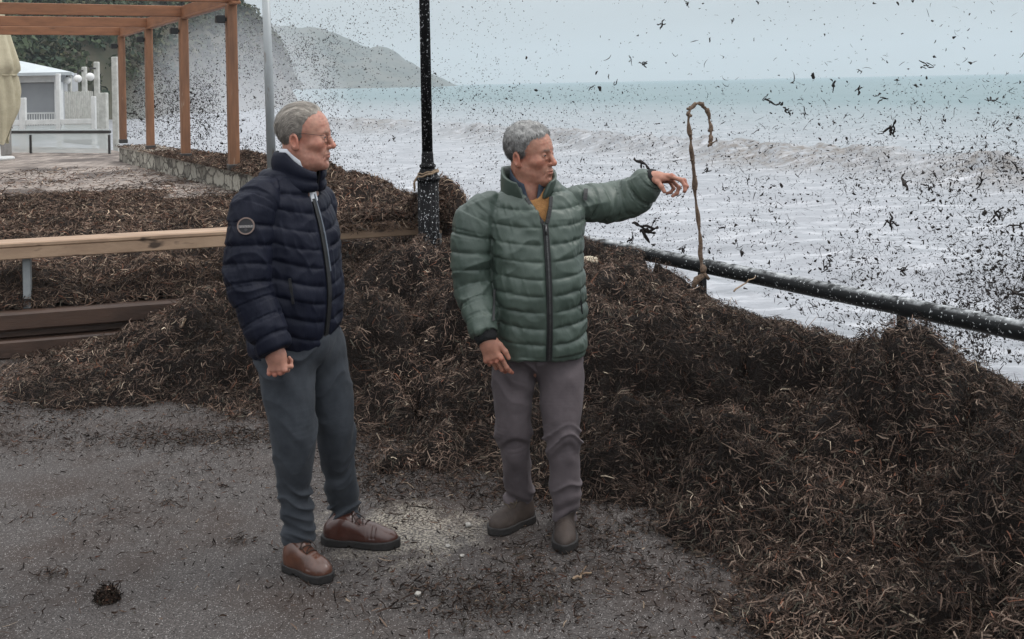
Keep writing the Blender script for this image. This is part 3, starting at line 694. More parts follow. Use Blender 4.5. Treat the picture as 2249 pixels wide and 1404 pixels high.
def gridmesh(x0, x1, y0, y1, h, zf, keepf):
    X, Y = np.meshgrid(np.arange(x0, x1, h), np.arange(y0, y1, h), indexing='ij'); x = X.ravel(); y = Y.ravel(); z = zf(x, y)
    I = np.arange(X.size).reshape(X.shape)
    Q = np.stack([I[:-1, :-1].ravel(), I[1:, :-1].ravel(), I[1:, 1:].ravel(), I[:-1, 1:].ravel()], 1)
    k = keepf(x, y, z); Q = Q[k[Q].any(1)]; u, inv = np.unique(Q, return_inverse=True)
    return np.stack([x, y, z], 1)[u], inv.reshape(Q.shape)
def strips(C, Nn, L, Wd, colr, lift, flow=None):
    """bent seaweed leaf ribbons: 2 quads each, lying on/sticking out of the surface"""
    n = len(C); t = rng.normal(size=(n, 3))
    if flow is not None: t = t*.55+flow
    t -= Nn*(t*Nn).sum(1)[:, None]; t /= np.linalg.norm(t, axis=1)[:, None]
    t = t+Nn*lift[:, None]; t /= np.linalg.norm(t, axis=1)[:, None]
    b = np.cross(Nn+.7*rng.normal(size=(n, 3)), t); b /= np.linalg.norm(b, axis=1)[:, None]
    bend = rng.normal(size=(n, 3))*.25*L[:, None]; hw = (Wd/2)[:, None]; hl = (L/2)[:, None]
    C = C+Nn*(lift*L*.35+.004)[:, None]
    tip = rng.uniform(.3, .9, (n, 1))
    V = np.stack([C-t*hl-b*hw*tip, C-t*hl+b*hw*tip, C+bend*.5-b*hw, C+bend*.5+b*hw, C+t*hl-b*hw*.5, C+t*hl+b*hw*.5], 1).reshape(-1, 3)
    i = np.arange(n)[:, None]*6
    return V, np.vstack([i+np.array([[0, 1, 3, 2]]), i+np.array([[2, 3, 5, 4]])]), np.repeat(colr, 6, 0)
PAL = np.array([(.044, .027, .020), (.018, .012, .0095), (.098, .063, .047), (.17, .118, .088), (.34, .26, .19), (.115, .05, .031), (.055, .046, .034)])
def flowf(x, y):
    a = 3.2*n2(x, y, 3.5, 2, 95)+1.3*n2(x, y, 12, 1, 96); s = np.where(rng.random(len(x)) < .5, 1, -1); return np.stack([np.cos(a)*s, np.sin(a)*s, a*0], 1)*np.clip(.5+.9*n2(x, y, 6, 1, 97), 0, 1)[:, None]
def palette(n, wt, dry=1.): return PAL[rng.choice(len(PAL), n, p=np.array(wt)/np.sum(wt))]*rng.uniform(.7, 1.3, (n, 1))*dry
def zn(zf, x, y, e=.02):
    z = zf(x, y); dx = (zf(x+e, y)-zf(x-e, y))/(2*e); dy = (zf(x, y+e)-zf(x, y-e))/(2*e)
    nn = np.stack([-dx, -dy, np.ones_like(x)], 1); return z, nn/np.linalg.norm(nn, axis=1)[:, None]
def visible(x, y, z):
    u = (x/y)*F+CX; v = HY-(z-CAMH)/y*F; return (u > -500) & (u < 2249+600) & (v < 1404+500) & (y > .9)
def scatter_xy(n, x0, x1, y0, y1, pw=1.4):
    x = rng.uniform(x0, x1, n); y = rng.uniform(y0, y1, n); k = rng.random(n) < (y0/y)**pw; return x[k], y[k]
# -- the heap on the quay
V, Q = gridmesh(-4.6, 4.6, 2.4, 10.2, .025, mound_z, lambda x, y, z: (z > .004) & (y < Yt(x)+.35+np.where(x > -1.6, .6, -.38)) & (shore(x, y)[1] < .12) & (x < 3.4))
parts = [(V, Q)]
V[:, 2] -= .024
x, y = scatter_xy(1400000, -4.6, 3.6, 2.6, 9.6, 1.25)
z, nn = zn(mound_z, x, y); s_ = foot_dist(x, y)
k = (z > .002) & visible(x, y, z) & (y < Yt(x)+np.where(x > -1.6, .9, -.05)) & (shore(x, y)[1] < .02)
x, y, z, nn = x[k], y[k], z[k], nn[k]; n = len(x)
L = rng.gamma(2.8, .0105, n)+.009; Wd = .0012+.0060*rng.random(n)**2.; lift = np.abs(rng.normal(0, .36, n)); dep = rng.uniform(-.016, .016, n)
d = rng.random(n)
colr = palette(n, (26, 32, 28, 10, 1.0, 3, 7))*1.9*np.array((.95, 1.02, 1.06))*np.clip(.85+.55*n2(x, y, 2.2, 3, 61), .45, 1.5)[:, None]*np.clip(1+(y-5.2)*.25, 1, 1.45)[:, None]
SV, SQ, SCo = strips(np.stack([x, y, z], 1)+nn*dep[:, None], nn, L, Wd, colr, lift, flowf(x, y))
base_c = np.tile((.010, .0065, .005), (len(V), 1))
VV, QQ = joinm((V, Q), (SV, SQ))
o = mesh('seaweed_heap', VV, QQ, M_leafs, attrs={'tint': np.vstack([base_c, SCo])})
tag(o, 'long waist-low heap of dark brown dead seaweed along the quay', 'seaweed', kind='stuff')
print('heap strips', n)
# -- seaweed over the terrace
tz = lambda x, y: terr_z(x, y)[0]
V, Q = gridmesh(-9.5, .4, 6.0, 20, .05, tz, lambda x, y, z: (z > TZ) & (y > Yt(x)+.10) & (shore(x, y)[1] < .03))
x, y = scatter_xy(1000000, -9.5, .3, 6.6, 21, 1.6)
z, nn = zn(tz, x, y); cov = terr_z(x, y)[1]
k = (y > Yt(x)+.06) & (shore(x, y)[1] < .0) & visible(x, y, z) & ((rng.random(len(x)) < cov*1.3) | (rng.random(len(x)) < .05+.16*np.clip(n2(x, y, .9, 3, 47)-.05, 0, 1))) & ((x/y) < .06) & ((x/y) > -.75)
x, y, z, nn = x[k], y[k], np.maximum(z[k], TZ), nn[k]; n = len(x)
L = (rng.gamma(4, .011, n)+.012)*np.clip(y/9, 1, 1.6); Wd = rng.uniform(.003, .008, n)*np.clip(y/8, 1, 2.2); lift = np.abs(rng.normal(0, .25, n))
colr = palette(n, (20, 14, 30, 24, 7, 4, 6))*1.55*np.clip(.95+.5*n2(x, y, 1.6, 3, 62), .5, 1.5)[:, None]
SV, SQ, SCo = strips(np.stack([x, y, z], 1), nn, L, Wd, colr, lift)
VV, QQ = joinm((V, Q), (SV, SQ))
o = mesh('terrace_seaweed', VV, QQ, M_leafs, attrs={'tint': np.vstack([np.tile((.028, .02, .016), (len(V), 1)), SCo])})
tag(o, 'greyish brown layer of dried seaweed spread over the raised terrace', 'seaweed', kind='stuff'); print('terrace strips', n)
# -- on the sea wall top
sx = rng.uniform(4.6, 17, 60000); nx_ = rng.uniform(-.86, -.06, 60000); x, y = unshore(sx, nx_); z, nn = zn(walltop_z, x, y)
k = (rng.random(len(x)) < np.clip((20.5-y)/3, .06, 1)); x, y, z, nn = x[k], y[k], z[k], nn[k]; n = len(x)
SV, SQ, SCo = strips(np.stack([x, y, z], 1), nn, rng.gamma(4, .014, n)+.02, rng.uniform(.006, .016, n), palette(n, (24, 16, 30, 18, 5, 4, 6))*1.4, np.abs(rng.normal(0, .3, n)))
sg = np.meshgrid(np.linspace(5.4, 14, 220), np.linspace(-.86, -.06, 26), indexing='ij'); gx, gy = unshore(sg[0].ravel(), sg[1].ravel()); gz = walltop_z(gx, gy)
I = np.arange(gx.size).reshape(220, 26); Q = np.stack([I[:-1, :-1].ravel(), I[1:, :-1].ravel(), I[1:, 1:].ravel(), I[:-1, 1:].ravel()], 1)[:, ::-1]
VV, QQ = joinm((np.stack([gx, gy, gz], 1), Q), (SV, SQ))
o = mesh('wall_seaweed', VV, QQ, M_leafs, attrs={'tint': np.vstack([np.tile((.05, .036, .028), (gx.size, 1)), SCo])})
tag(o, 'brown seaweed lying along the top of the stone wall', 'seaweed', kind='stuff')
# -- tufts piled on the wooden rail by the lamp post
def railpile():
    n = 9000; X = rng.uniform(-1.75, -.45, n); w = rng.normal(0, .085, n); h = .09*np.clip((X+1.75)/.35, 0, 1)*(.6+.5*n2(X, X*0, 3, 2, 71))
    h = np.clip(h, .01, 1)*np.clip(1-(w/.17)**2, 0, 1)*rng.random(n)**.5
    c = np.stack([X-.303*0, Yt(X), np.full(n, .772)], 1)+T_NR*(RB+w)[:, None]; c[:, 2] += h; ov = np.abs(w) > .11; c[ov, 2] -= rng.random(ov.sum())*.07
    m = 6000; q = rng.normal(size=(m, 3)); q /= np.linalg.norm(q, axis=1)[:, None]; q *= np.array((.17, .17, .16))*(1+.15*n2(q[:, 0]*3, q[:, 2]*3, 1.5, 2, 5))[:, None]; q[:, 2] = np.abs(q[:, 2])*1.25
    c2 = q+np.array((*(tp(-.6, RB, 0)[:2]), .78)); cc = np.vstack([c, c2]); nn = np.vstack([np.tile((0, -.3, .95), (n, 1)), q/np.linalg.norm(q, axis=1)[:, None]])
    N_ = len(cc); SV, SQ, SCo = strips(cc, nn, rng.gamma(4, .012, N_)+.015, rng.uniform(.004, .009, N_), palette(N_, (24, 18, 30, 16, 5, 4, 6)), np.abs(rng.normal(0, .3, N_)))
    bm = bmesh.new(); bmesh.ops.create_icosphere(bm, subdivisions=4, radius=1); bv = np.array([v.co[:] for v in bm.verts]); bf = [[v.index for v in f.verts] for f in bm.faces]; bm.free()
    bv *= np.array((.155, .155, .17))*(1+.15*n2(bv[:, 0]*3, bv[:, 2]*3, 1.5, 2, 5))[:, None]; bv += np.array((*(tp(-.6, RB, 0)[:2]), .80)); bq = np.array([f+[f[2]] for f in bf])
    me = mesh('rail_seaweed', np.vstack([bv, SV]), [tuple(f) for f in bf]+[tuple(r) for r in (SQ+len(bv)).tolist()], M_leafs, attrs={'tint': np.vstack([np.tile((.04, .03, .022), (len(bv), 1)), SCo])})
    tag(me, 'shaggy seaweed draped over the end of the wooden rail behind the lamp post', 'seaweed', kind='stuff')
railpile()
# -- thin litter on the asphalt
def litter():
    n = 330000; x, y = scatter_xy(n, -3.8, 1.6, 3.0, 6.8, .6)
    s = foot_s(x, y); p = np.exp(-np.clip(-s, 0, 9)/.22)*.75*np.clip(.7+1.0*n2(x, y, 4, 3, 83), 0, 1.5)+.13*np.clip(n2(x, y, 1.3, 3, 81)+.05, 0, 1)
    for cx_, cy_, rx, ry, a in ((*G(430, 965)[:2], .42, .13, .9), (*G(560, 960)[:2], .3, .12, .5), (*G(1110, 1330)[:2], .22, .12, .8), (*G(1030, 1290)[:2], .25, .15, .4), (*G(110, 1265)[:2], .05, .04, .8), (*G(130, 1130)[:2], .25, .10, .14), (*G(530, 1190)[:2], .07, .03, .7), (*G(360, 1110)[:2], .05, .025, .8), (*G(880, 1290)[:2], .3, .3, .10), (*G(1080, 1060)[:2], .5, .3, .35), (*G(860, 1060)[:2], .25, .3, .6), (*G(80, 960)[:2], .9, .3, .2), (*G(1300, 1240)[:2], .35, .25, .2)):
        p += a*np.exp(-((x-cx_)/rx)**2-((y-cy_)/ry)**2)
    k = (rng.random(len(x)) < p) & (s < .12); x, y = x[k], y[k]; n = len(x)
    z = .003+.012*rng.random(n)*np.clip(p[k], 0, 1)
    SV, SQ, SCo = strips(np.stack([x, y, z], 1), np.tile((0., 0, 1), (n, 1))+.15*rng.normal(size=(n, 3)), rng.gamma(2.4, .007, n)+.006, .0012+.006*rng.random(n)**1.6, palette(n, (34, 34, 14, 6, 1.5, 4, 5))*.9, np.abs(rng.normal(0, .12, n)))
    o = mesh('seaweed_litter', SV, SQ, M_leafs, attrs={'tint': SCo}); tag(o, 'thin scattered seaweed scraps lying on the asphalt', 'seaweed', kind='stuff'); print('litter', n)
litter()
# ------------------------------------------------------------------ people
M_skin = mat('skin', (1, 1, 1), (.88, .86, .86), 30, .48, .12, 260, attr='tint', sss=.12, spec=.4, bdist=.002)
M_eye = mat('eye_white', (.34, .30, .28), None, 5, .15)
M_iris = mat('iris', (.05, .04, .035), None, 5, .1)
def rotm(fwd, up=(0, 0, 1), roll=0):
    """columns: x = to the figure's right, y = forward, z = up"""
    y = nrm(fwd); x = nrm(np.cross(y, up)); z = np.cross(x, y)
    if roll: x, z = x*math.cos(roll)+z*math.sin(roll), z*math.cos(roll)-x*math.sin(roll)
    return np.stack([x, y, z], 1)
def head_base(q):
    d = ell(q, (0, -.012, .045), (.076, .092, .083)); d = smin(d, ell(q, (0, .032, .033), (.062, .060, .062)), .03)
    return smin(d, ell(q, (0, .030, -.03), (.061, .060, .083)), .025)
def head_sdf(q, o):
    ax = np.abs(q[:, 0]); m = np.stack([ax, q[:, 1], q[:, 2]], 1)
    d = head_base(q)
    d = smin(d, cap(m, (.050, -.008, -.045), (.024, .062, -.092), .022, .019), .03)
    d = smin(d, sph(q, (0, .0775, -.099), .0205+o.get('chin', 0)), .025)
    d = smin(d, sph(m, (.041, .056, -.018), .026), .02)                                          # cheeks
    d = smin(d, ell(q, (0, .076, -.058), (.034, .022, .03)), .015)                                # muzzle
    if o.get('jowl'): d = smin(d, ell(m, (.036, .03, -.085), (.026, .04, .028)), .025)
    d = smin(d, cap(m, (0, .088, .026), (.038, .077, .024), .010, .009), .014)                     # brow
    d = smax(d, -ell(m, (.030, .098, .006), (.017, .016, .012)), .012)                             # sockets
    d = smin(d, smax(sph(m, (.031, .0775, .006), .0142), np.abs(q[:, 2]-.0065)*0-1, .001), .004)
    d = smax(d, -ell(m, (.031, .0925, .0055), (.0125, .008, .0021)), .0022)                       # lid slit
    d = smin(d, cap(m, (.020, .089, -.009), (.040, .080, -.010), .004, .003), .007)                # lower lid bag
    d = smin(d, cap(q, (0, .090, .014), (0, .109, -.021), .0085, .0108), .010)                    # nose
    d = smin(d, sph(q, (0, .1125, -.026), .0112), .006); d = smin(d, sph(m, (.0125, .099, -.031), .0088), .006)
    d = smax(d, -sph(m, (.006, .106, -.041), .0045), .003)
    d = smax(d, -cap(m, (.019, .103, -.034), (.032, .090, -.062), .0018, .0014), .010)             # smile folds
    for zf in (.050, .062, .073): d = d+.0007*np.exp(-((q[:, 2]-zf-.004*np.cos(ax*60))/.0022)**2)*(q[:, 1] > .05)*(ax < .045)
    d = smax(d, -cap(m, (.047, .066, .006), (.056, .052, .010), .0018, .0012), .004); d = smax(d, -cap(m, (.047, .066, .003), (.056, .052, -.003), .0018, .0012), .004)
    d = smax(d, -cap(m, (.027, .086, -.066), (.031, .076, -.082), .0014, .001), .006); d = smax(d, -cap(m, (.006, .1, .026), (.005, .1, .038), .0028, .0015), .004)
    d = d+.0010*fbm(q*45, 2, 19)
    mz = o.get('mouth', 0)
    d = smin(d, ell(q, (0, .0925, -.0565), (.022, .009+mz, .005)), .006); d = smin(d, ell(q, (0, .0915, -.0660), (.0195, .010+mz, .0058)), .006)
    d = smax(d, -cap(q, (-.022, .0998, -.0612), (.022, .0998, -.0612), .0022, .0022), .003)
    d = smax(d, -ell(q, (0, .100, -.082), (.02, .008, .006)), .008)
    e = tf(m, (.0755, -.014, -.010), np.stack([nrm((1, -.35, 0)), nrm((.35, 1, .22)), nrm((0, -.22, 1))], 1))      # ear
    r = np.sqrt((e[:, 1]/.020)**2+((e[:, 2]-.0)/.033)**2)
    ear = smax(ell(e, (.004, 0, 0), (.0095, .0195, .033)), -ell(e, (.0120, .004, .001), (.0105, .0105, .020)), .002)
    ear = smin(ear, ell(e, (.0, .008, -.024), (.007, .008, .010)), .006)
    d = smin(d, ear, .006)
    return d
def paint_head(q, o):
    n = len(q); ax = np.abs(q[:, 0]); c = np.tile(np.array(o['skin']), (n, 1))
    def blend(w, col):
        nonlocal c; w = np.clip(w, 0, 1)[:, None]; c = c*(1-w)+np.array(col)*w
    g = lambda cx_, cy_, cz_, r: np.exp(-(((ax-cx_)**2+(q[:, 1]-cy_)**2+(q[:, 2]-cz_)**2)/r**2))
    red = np.array(o['skin'])*np.array((1.02, .68, .62))
    blend(.55*g(.045, .06, -.02, .028), red); blend(.75*g(0, .112, -.027, .018), red); blend(.6*g(.08, -.014, -.005, .033), red)
    blend(.35*np.clip((-.04-q[:, 2])/.03, 0, 1)*(q[:, 1] > 0), np.array(o['skin'])*np.array((.78, .78, .80)))       # shaved beard
    blend(.8*np.exp(-(((q[:, 2]+.0612)/.0065)**2+(ax/.019)**4))*(q[:, 1] > .085), np.array(o['skin'])*np.array((.86, .55, .52)))
    bz = .026+.0*ax; blend(o.get('browd', .7)*np.exp(-(((q[:, 2]-bz-.03*(.03-np.abs(ax-.03)))/.0045)**2))*np.clip((ax-.008)/.006, 0, 1)*np.clip((.05-ax)/.01, 0, 1)*(q[:, 1] > .06), o['brow'])
    blend(.5*g(.031, .09, .0, .013), np.array(o['skin'])*np.array((.80, .62, .60)))
    blot = fbm(q*38, 3, 8)[:, None]; c = c*(1+np.hstack([.06*blot, .16*blot, .17*blot]))
    c *= (1+.12*fbm(q*110, 3, 5))[:, None]*(1+.07*fbm(q*25, 2, 6))[:, None]
    return np.clip(c, 0, 1)
def finger(q, base, lens, angs, rad, spread=0.):
    p = np.array(base, float); pts = [p]; a = 0
    for L, an in zip(lens, angs):
        a += math.radians(an); dv = np.array((math.sin(spread)*math.cos(a), math.cos(spread)*math.cos(a), -math.sin(a))); p = p+dv*L; pts.append(p)
    r = np.linspace(rad, rad*.80, len(pts)); d = None
    for i in range(len(pts)-1):
        di = cap(q, pts[i], pts[i+1], r[i], r[i+1]); di = smin(di, sph(q, pts[i+1], r[i+1]*1.05), .003) if i < len(pts)-2 else di
        d = di if d is None else smin(d, di, .004)
    return d
def hand_sdf(q, curls, thumb, sp=(.10, .02, -.06, -.15), sc=1.):
    """q in hand axes: x thumb side, y towards the fingers, z back of the hand"""
    q = q/sc
    a = np.array((.030, .036, .013)); c = q-np.array((0, .050, 0)); c = np.stack([c[:, 0]*(1+1.2*np.clip(.03-q[:, 1], 0, .05)/.05*.35), c[:, 1], c[:, 2]+.10*c[:, 0]**2/.03], 1)
    b = np.abs(c)-a+.008; d = np.linalg.norm(np.maximum(b, 0), axis=1)+np.minimum(b.max(1), 0)-.0125
    d = smin(d, cap(q, (0, -.03, 0), (0, .03, 0), .027, .026), .02)
    d = smin(d, cap(q, (.018, .012, -.006), (.030, .045, -.010), .017, .014), .015)
    fx = (.0315, .0105, -.0105, -.0300); fy = (.092, .097, .093, .084); sc_ = (1, 1.08, 1.0, .80); rr = (.0092, .0095, .0089, .0079)
    for i in range(4):
        L = [.043*sc_[i], .026*sc_[i], .021*sc_[i]]
        f = finger(q, (fx[i], fy[i]-.012, .001), [L[0]+.012]+L[1:], curls[i], rr[i], sp[i]); d = smin(d, f, .005)
        d = smin(d, sph(q, (fx[i], fy[i], .0045), .0098), .006)
    for i in range(len(thumb)-1): d = smin(d, cap(q, thumb[i], thumb[i+1], (.0135, .0112, .0100, .0085)[i], (.0112, .0100, .0085, .0075)[i]), .006)
    for i in range(3): d = smax(d, -cap(q, ((fx[i]+fx[i+1])/2, .088, .016), ((fx[i]+fx[i+1])/2, .12, .016), .0015, .002), .006)
    return d*sc
def paint_hand(q, skin):
    c = np.tile(np.array(skin), (len(q), 1)); kn = np.exp(-((q[:, 1]-.095)/.012)**2)*(q[:, 2] > 0)+np.clip((q[:, 1]-.12)/.05, 0, 1)
    c = c*(1-kn[:, None]*np.array((.02, .2, .22))); return np.clip(c*(1+.10*fbm(q*70, 3, 15))[:, None], 0, 1)
def loft_sdf(q, zs, cx_, cy_, a, b, ex=2.3):
    z = q[:, 2]; A = spl(z, zs, a); B = spl(z, zs, b); u = np.abs(q[:, 0]-spl(z, zs, cx_))/A; v = np.abs(q[:, 1]-spl(z, zs, cy_))/B
    return ((u**ex+v**ex)**(1/ex)-1)*np.minimum(A, B)*.95
def puff(u): f = u-np.floor(u); return np.clip(1-np.abs(2*f-1)**3.4, 0, 1)
def jacket(name, root, O, R, lv, sleeves, m, pitch, neck, slope, amp=.0088, zip_=True, vcut=None, label=None):
    zs, cx_, cy_, a, b = [np.array(v) for v in zip(*lv)]
    sl = [curve(p, r) for p, r in sleeves]
    def tor(p):
        q = tf(p, O, R); d = loft_sdf(q, zs, cx_, cy_, a, b)
        d = smax(d, zs[0]+.0-q[:, 2]+.02*0, .012); return smax(d, q[:, 2]-zs[-1], .02), q
    nk = np.array(neck[0]), np.array(neck[1]), neck[2], neck[3]
    def full(p):
        dt, q = tor(p); d = dt
        for (pt, rd) in sl:
            ds, s = chain(p, pt, rd, .012); e = pt[-1]; dv = nrm(pt[-1]-pt[-2]); d = smin(d, smax(ds, (p-e)@dv, .008), .03)
        d = smax(d, -cap(q, nk[0], nk[1], nk[2], nk[3]), .008)
        if vcut is not None: d = smax(d, -vcut(q), .006)
        return d
    allp = np.vstack([pt for pt, _ in sl]+[np.array(O)+np.array((0, 0, zs[0])), np.array(O)+np.array((0, 0, zs[-1]))])
    lo = np.minimum(allp.min(0)-.14, np.array(O)+(-.3, -.3, zs[0]-.06)); hi = np.maximum(allp.max(0)+.14, np.array(O)+(.3, .3, zs[-1]+.06))
    V, Q = sdf_mesh(full, lo, hi, .0042)
    NN = vnormals(V, Q)
    dt, q = tor(V); best = dt; u = (q[:, 2]-zs[0])/pitch+slope(q)+.10*vnoise(q*np.array((5, 5, 3)), 3); isz = np.zeros(len(V), int); seam = np.zeros(len(V)); cuffd = np.full(len(V), 1.)
    fx = np.abs(q[:, 0]-spl(q[:, 2], zs, cx_)); front = (q[:, 1] > 0)
    panel = np.where(front, np.clip((fx-.008)/.022, 0, 1), 1.)
    for k, (pt, rd) in enumerate(sl):
        ds, s = chain(V, pt, rd, .012); mk = ds < best
        su = s/(pitch*1.05)+.14*vnoise(V*7, 9+k)
        u = np.where(mk, su, u); panel = np.where(mk, 1., panel); isz = np.where(mk, k+1, isz); seam = np.maximum(seam, np.exp(-((ds-dt)/.012)**2)*(ds < .03)); best = np.minimum(best, ds)
        cuffd = np.minimum(cuffd, np.abs((V-pt[-1])@nrm(pt[-1]-pt[-2])))
    f = u-np.floor(u); pf = puff(u)
    wq = V+.012*np.stack([vnoise(V*14, 41), vnoise(V*14, 42), vnoise(V*14, 43)], 1)
    wr = (1-2*np.abs(vnoise(np.stack([wq[:, 0]*34+wq[:, 2]*12, wq[:, 1]*34, wq[:, 2]*13], 1), 31)))*.7+fbm(wq*np.array((20, 20, 18)), 2, 33)*.8
    edge = np.exp(-(np.minimum(f, 1-f)/.25)**2)
    am = amp*np.clip(1+.55*vnoise(np.stack([V[:, 0]*9, V[:, 1]*9, np.floor(u)*3.7], 1), 37), .35, 1.6)
    disp = am*(pf-.35)*panel+(.0044*edge+.0018)*wr*panel-.006*seam
    fold = 1-np.abs(vnoise(np.stack([wq[:, 0]*6+wq[:, 2]*5, wq[:, 1]*6, wq[:, 2]*9-wq[:, 0]*4], 1), 38))
    disp += .0085*fbm(V*np.array((6, 6, 8)), 2, 35)*panel+.007*(fold**3-.4)*panel*np.where(isz > 0, 1.2, .7)
    hem = np.exp(-((q[:, 2]-zs[0]-.012)/.008)**2)*(isz == 0); disp = disp*(1-hem)+hem*.002
    top = np.clip((zs[-1]-.0-q[:, 2])/.03, 0, 1); disp *= np.where(isz == 0, top, 1)
    V = V+NN*disp[:, None]
    for _ in range(1):
        pass
    o = mesh(name, V, Q, m, root, smooth=True)
    if label: o['label'] = label
    def surf(x, z, off=.0, extra=0.):
        """front surface point of the torso in world space"""
        y = np.linspace(.0, .40, 400); pp = np.stack([np.full(400, x), y, np.full(400, z)], 1); d = loft_sdf(pp, zs, cx_, cy_, a, b)
        i = np.argmax(d > 0); return np.array(O)+np.array(R)@np.array((x, y[i]+off, z))
    return o, surf, full
def ribbon(name, pts, wdt, side, thick, m, parent):
    pts = [np.array(p) for p in pts]; mb = MB(); n = len(pts); V = []
    for i, p in enumerate(pts):
        t = nrm(pts[min(i+1, n-1)]-pts[max(i-1, 0)]); s = np.array(side(i)) if callable(side) else np.array(side); s = nrm(s-t*np.dot(s, t)); nn_ = np.cross(s, t)
        w = wdt(i/(n-1)) if callable(wdt) else wdt
        for a_, b_ in ((-1, -1), (1, -1), (1, 1), (-1, 1)): V.append(p+s*w/2*a_+nn_*thick/2*b_)
    Fc = [(i*4+k, i*4+(k+1) % 4, i*4+4+(k+1) % 4, i*4+4+k) for i in range(n-1) for k in range(4)]+[(0, 1, 2, 3), tuple((n-1)*4+k for k in (3, 2, 1, 0))]
    return mesh(name, np.array(V), Fc, m, parent, smooth=False)
def ringshell(name, parent, m, O, R, base, top, thick, gap, n=96, L=10, puffs=0, flare=None, hcut=None):
    """standing collar: elliptical shell between two rings (cx,cy,a,b,z); gap(t) = half opening angle at the front; hcut(phi) scales the height"""
    V = []; rows = L+1
    for inner in (0, 1):
        for i in range(rows):
            t = i/L
            for k in range(n):
                g = gap(t); ph = g+(2*math.pi-2*g)*k/(n-1)
                hs = hcut(ph) if hcut else 1.
                tt = t*hs
                p = [base[j]+(top[j]-base[j])*tt for j in range(5)]
                th = thick*(1-.45*abs(2*t-1)**3)
                bul = .004*puffs*math.sin(math.pi*((t*puffs) % 1)) if puffs else 0
                aa, bb = p[2]-(th if inner else -bul), p[3]-(th if inner else -bul)
                z = p[4]
                x = p[0]+aa*math.sin(ph); y = p[1]+bb*math.cos(ph)
                if flare: x, y, z = flare(x, y, z, ph, t, inner)
                V.append(np.array(O)+np.array(R)@np.array((x, y, z)))
    Fc = []; h = rows*n
    for i in range(L):
        for k in range(n-1):
            Fc.append((i*n+k, i*n+k+1, (i+1)*n+k+1, (i+1)*n+k)); Fc.append((h+i*n+k, h+(i+1)*n+k, h+(i+1)*n+k+1, h+i*n+k+1))
    for k in range(n-1): Fc.append((L*n+k, L*n+k+1, h+L*n+k+1, h+L*n+k)); Fc.append((k, h+k, h+k+1, k+1))
    for i in range(L): Fc.append((i*n, (i+1)*n, h+(i+1)*n, h+i*n)); Fc.append((i*n+n-1, h+i*n+n-1, h+(i+1)*n+n-1, (i+1)*n+n-1))
    return mesh(name, np.array(V), Fc, m, parent, smooth=True)
def trousers(name, root, legs, pelvis, m, cutz, folds, seed):
    lg = [curve(p, np.array(r)-.011, 8) for p, r in legs]
    def f(p):
        d = None
        for pt, rd in lg:
            ds, s = chain(p, pt, rd, .02); e = pt[-1]; dv = nrm(pt[-1]-pt[-2]); ds = smax(ds, (p-e)@dv, .006)
            d = ds if d is None else smin(d, ds, .010)
        c, r, R = pelvis; q = tf(p, c, R); d = smin(d, ell(q, (0, 0, 0), r), .05)
        return smax(d, p[:, 2]-cutz, .01)
    ap = np.vstack([pt for pt, _ in lg]); V, Q = sdf_mesh(f, ap.min(0)-.16, np.maximum(ap.max(0)+.16, np.array(pelvis[0])+.2), .0045)
    NN = vnormals(V, Q); disp = np.zeros(len(V)); best = np.full(len(V), 1e9); S = np.zeros(len(V)); K = np.zeros(len(V), int); ang = np.zeros(len(V))
    for k, (pt, rd) in enumerate(lg):
        ds, s = chain(V, pt, rd, .02); mk = ds < best; S[mk] = s[mk]; K[mk] = k; best = np.minimum(best, ds)
    Ls = [np.linalg.norm(np.diff(pt, axis=0), axis=1).sum() for pt, _ in lg]
    t = S/np.array(Ls)[K]
    wob = vnoise(np.stack([V[:, 0]*9, V[:, 1]*9, V[:, 2]*3+K*7], 1), seed)
    for (t0, w, A, fr) in folds:
        sk = V[:, 0]*(1.2 if K.mean() < 2 else 1)*np.where(K == 0, .5, -.5)+V[:, 1]*.3
        rd = 1-2*np.abs(vnoise(np.stack([V[:, 0]*5, V[:, 1]*5, (V[:, 2]+sk*.6)*fr+1.3*wob], 1), seed+int(t0*50)))
        disp += A*np.exp(-((t-t0)/w)**2)*rd
    disp += .006*fbm(V*np.array((10, 10, 4)), 2, seed+1)+.0016*fbm(V*np.array((30, 30, 22)), 2, seed+2)
    disp += .004*np.exp(-((t-.985)/.012)**2)
    V = V+NN*disp[:, None]
    return mesh(name, V, Q, m, root, smooth=True)
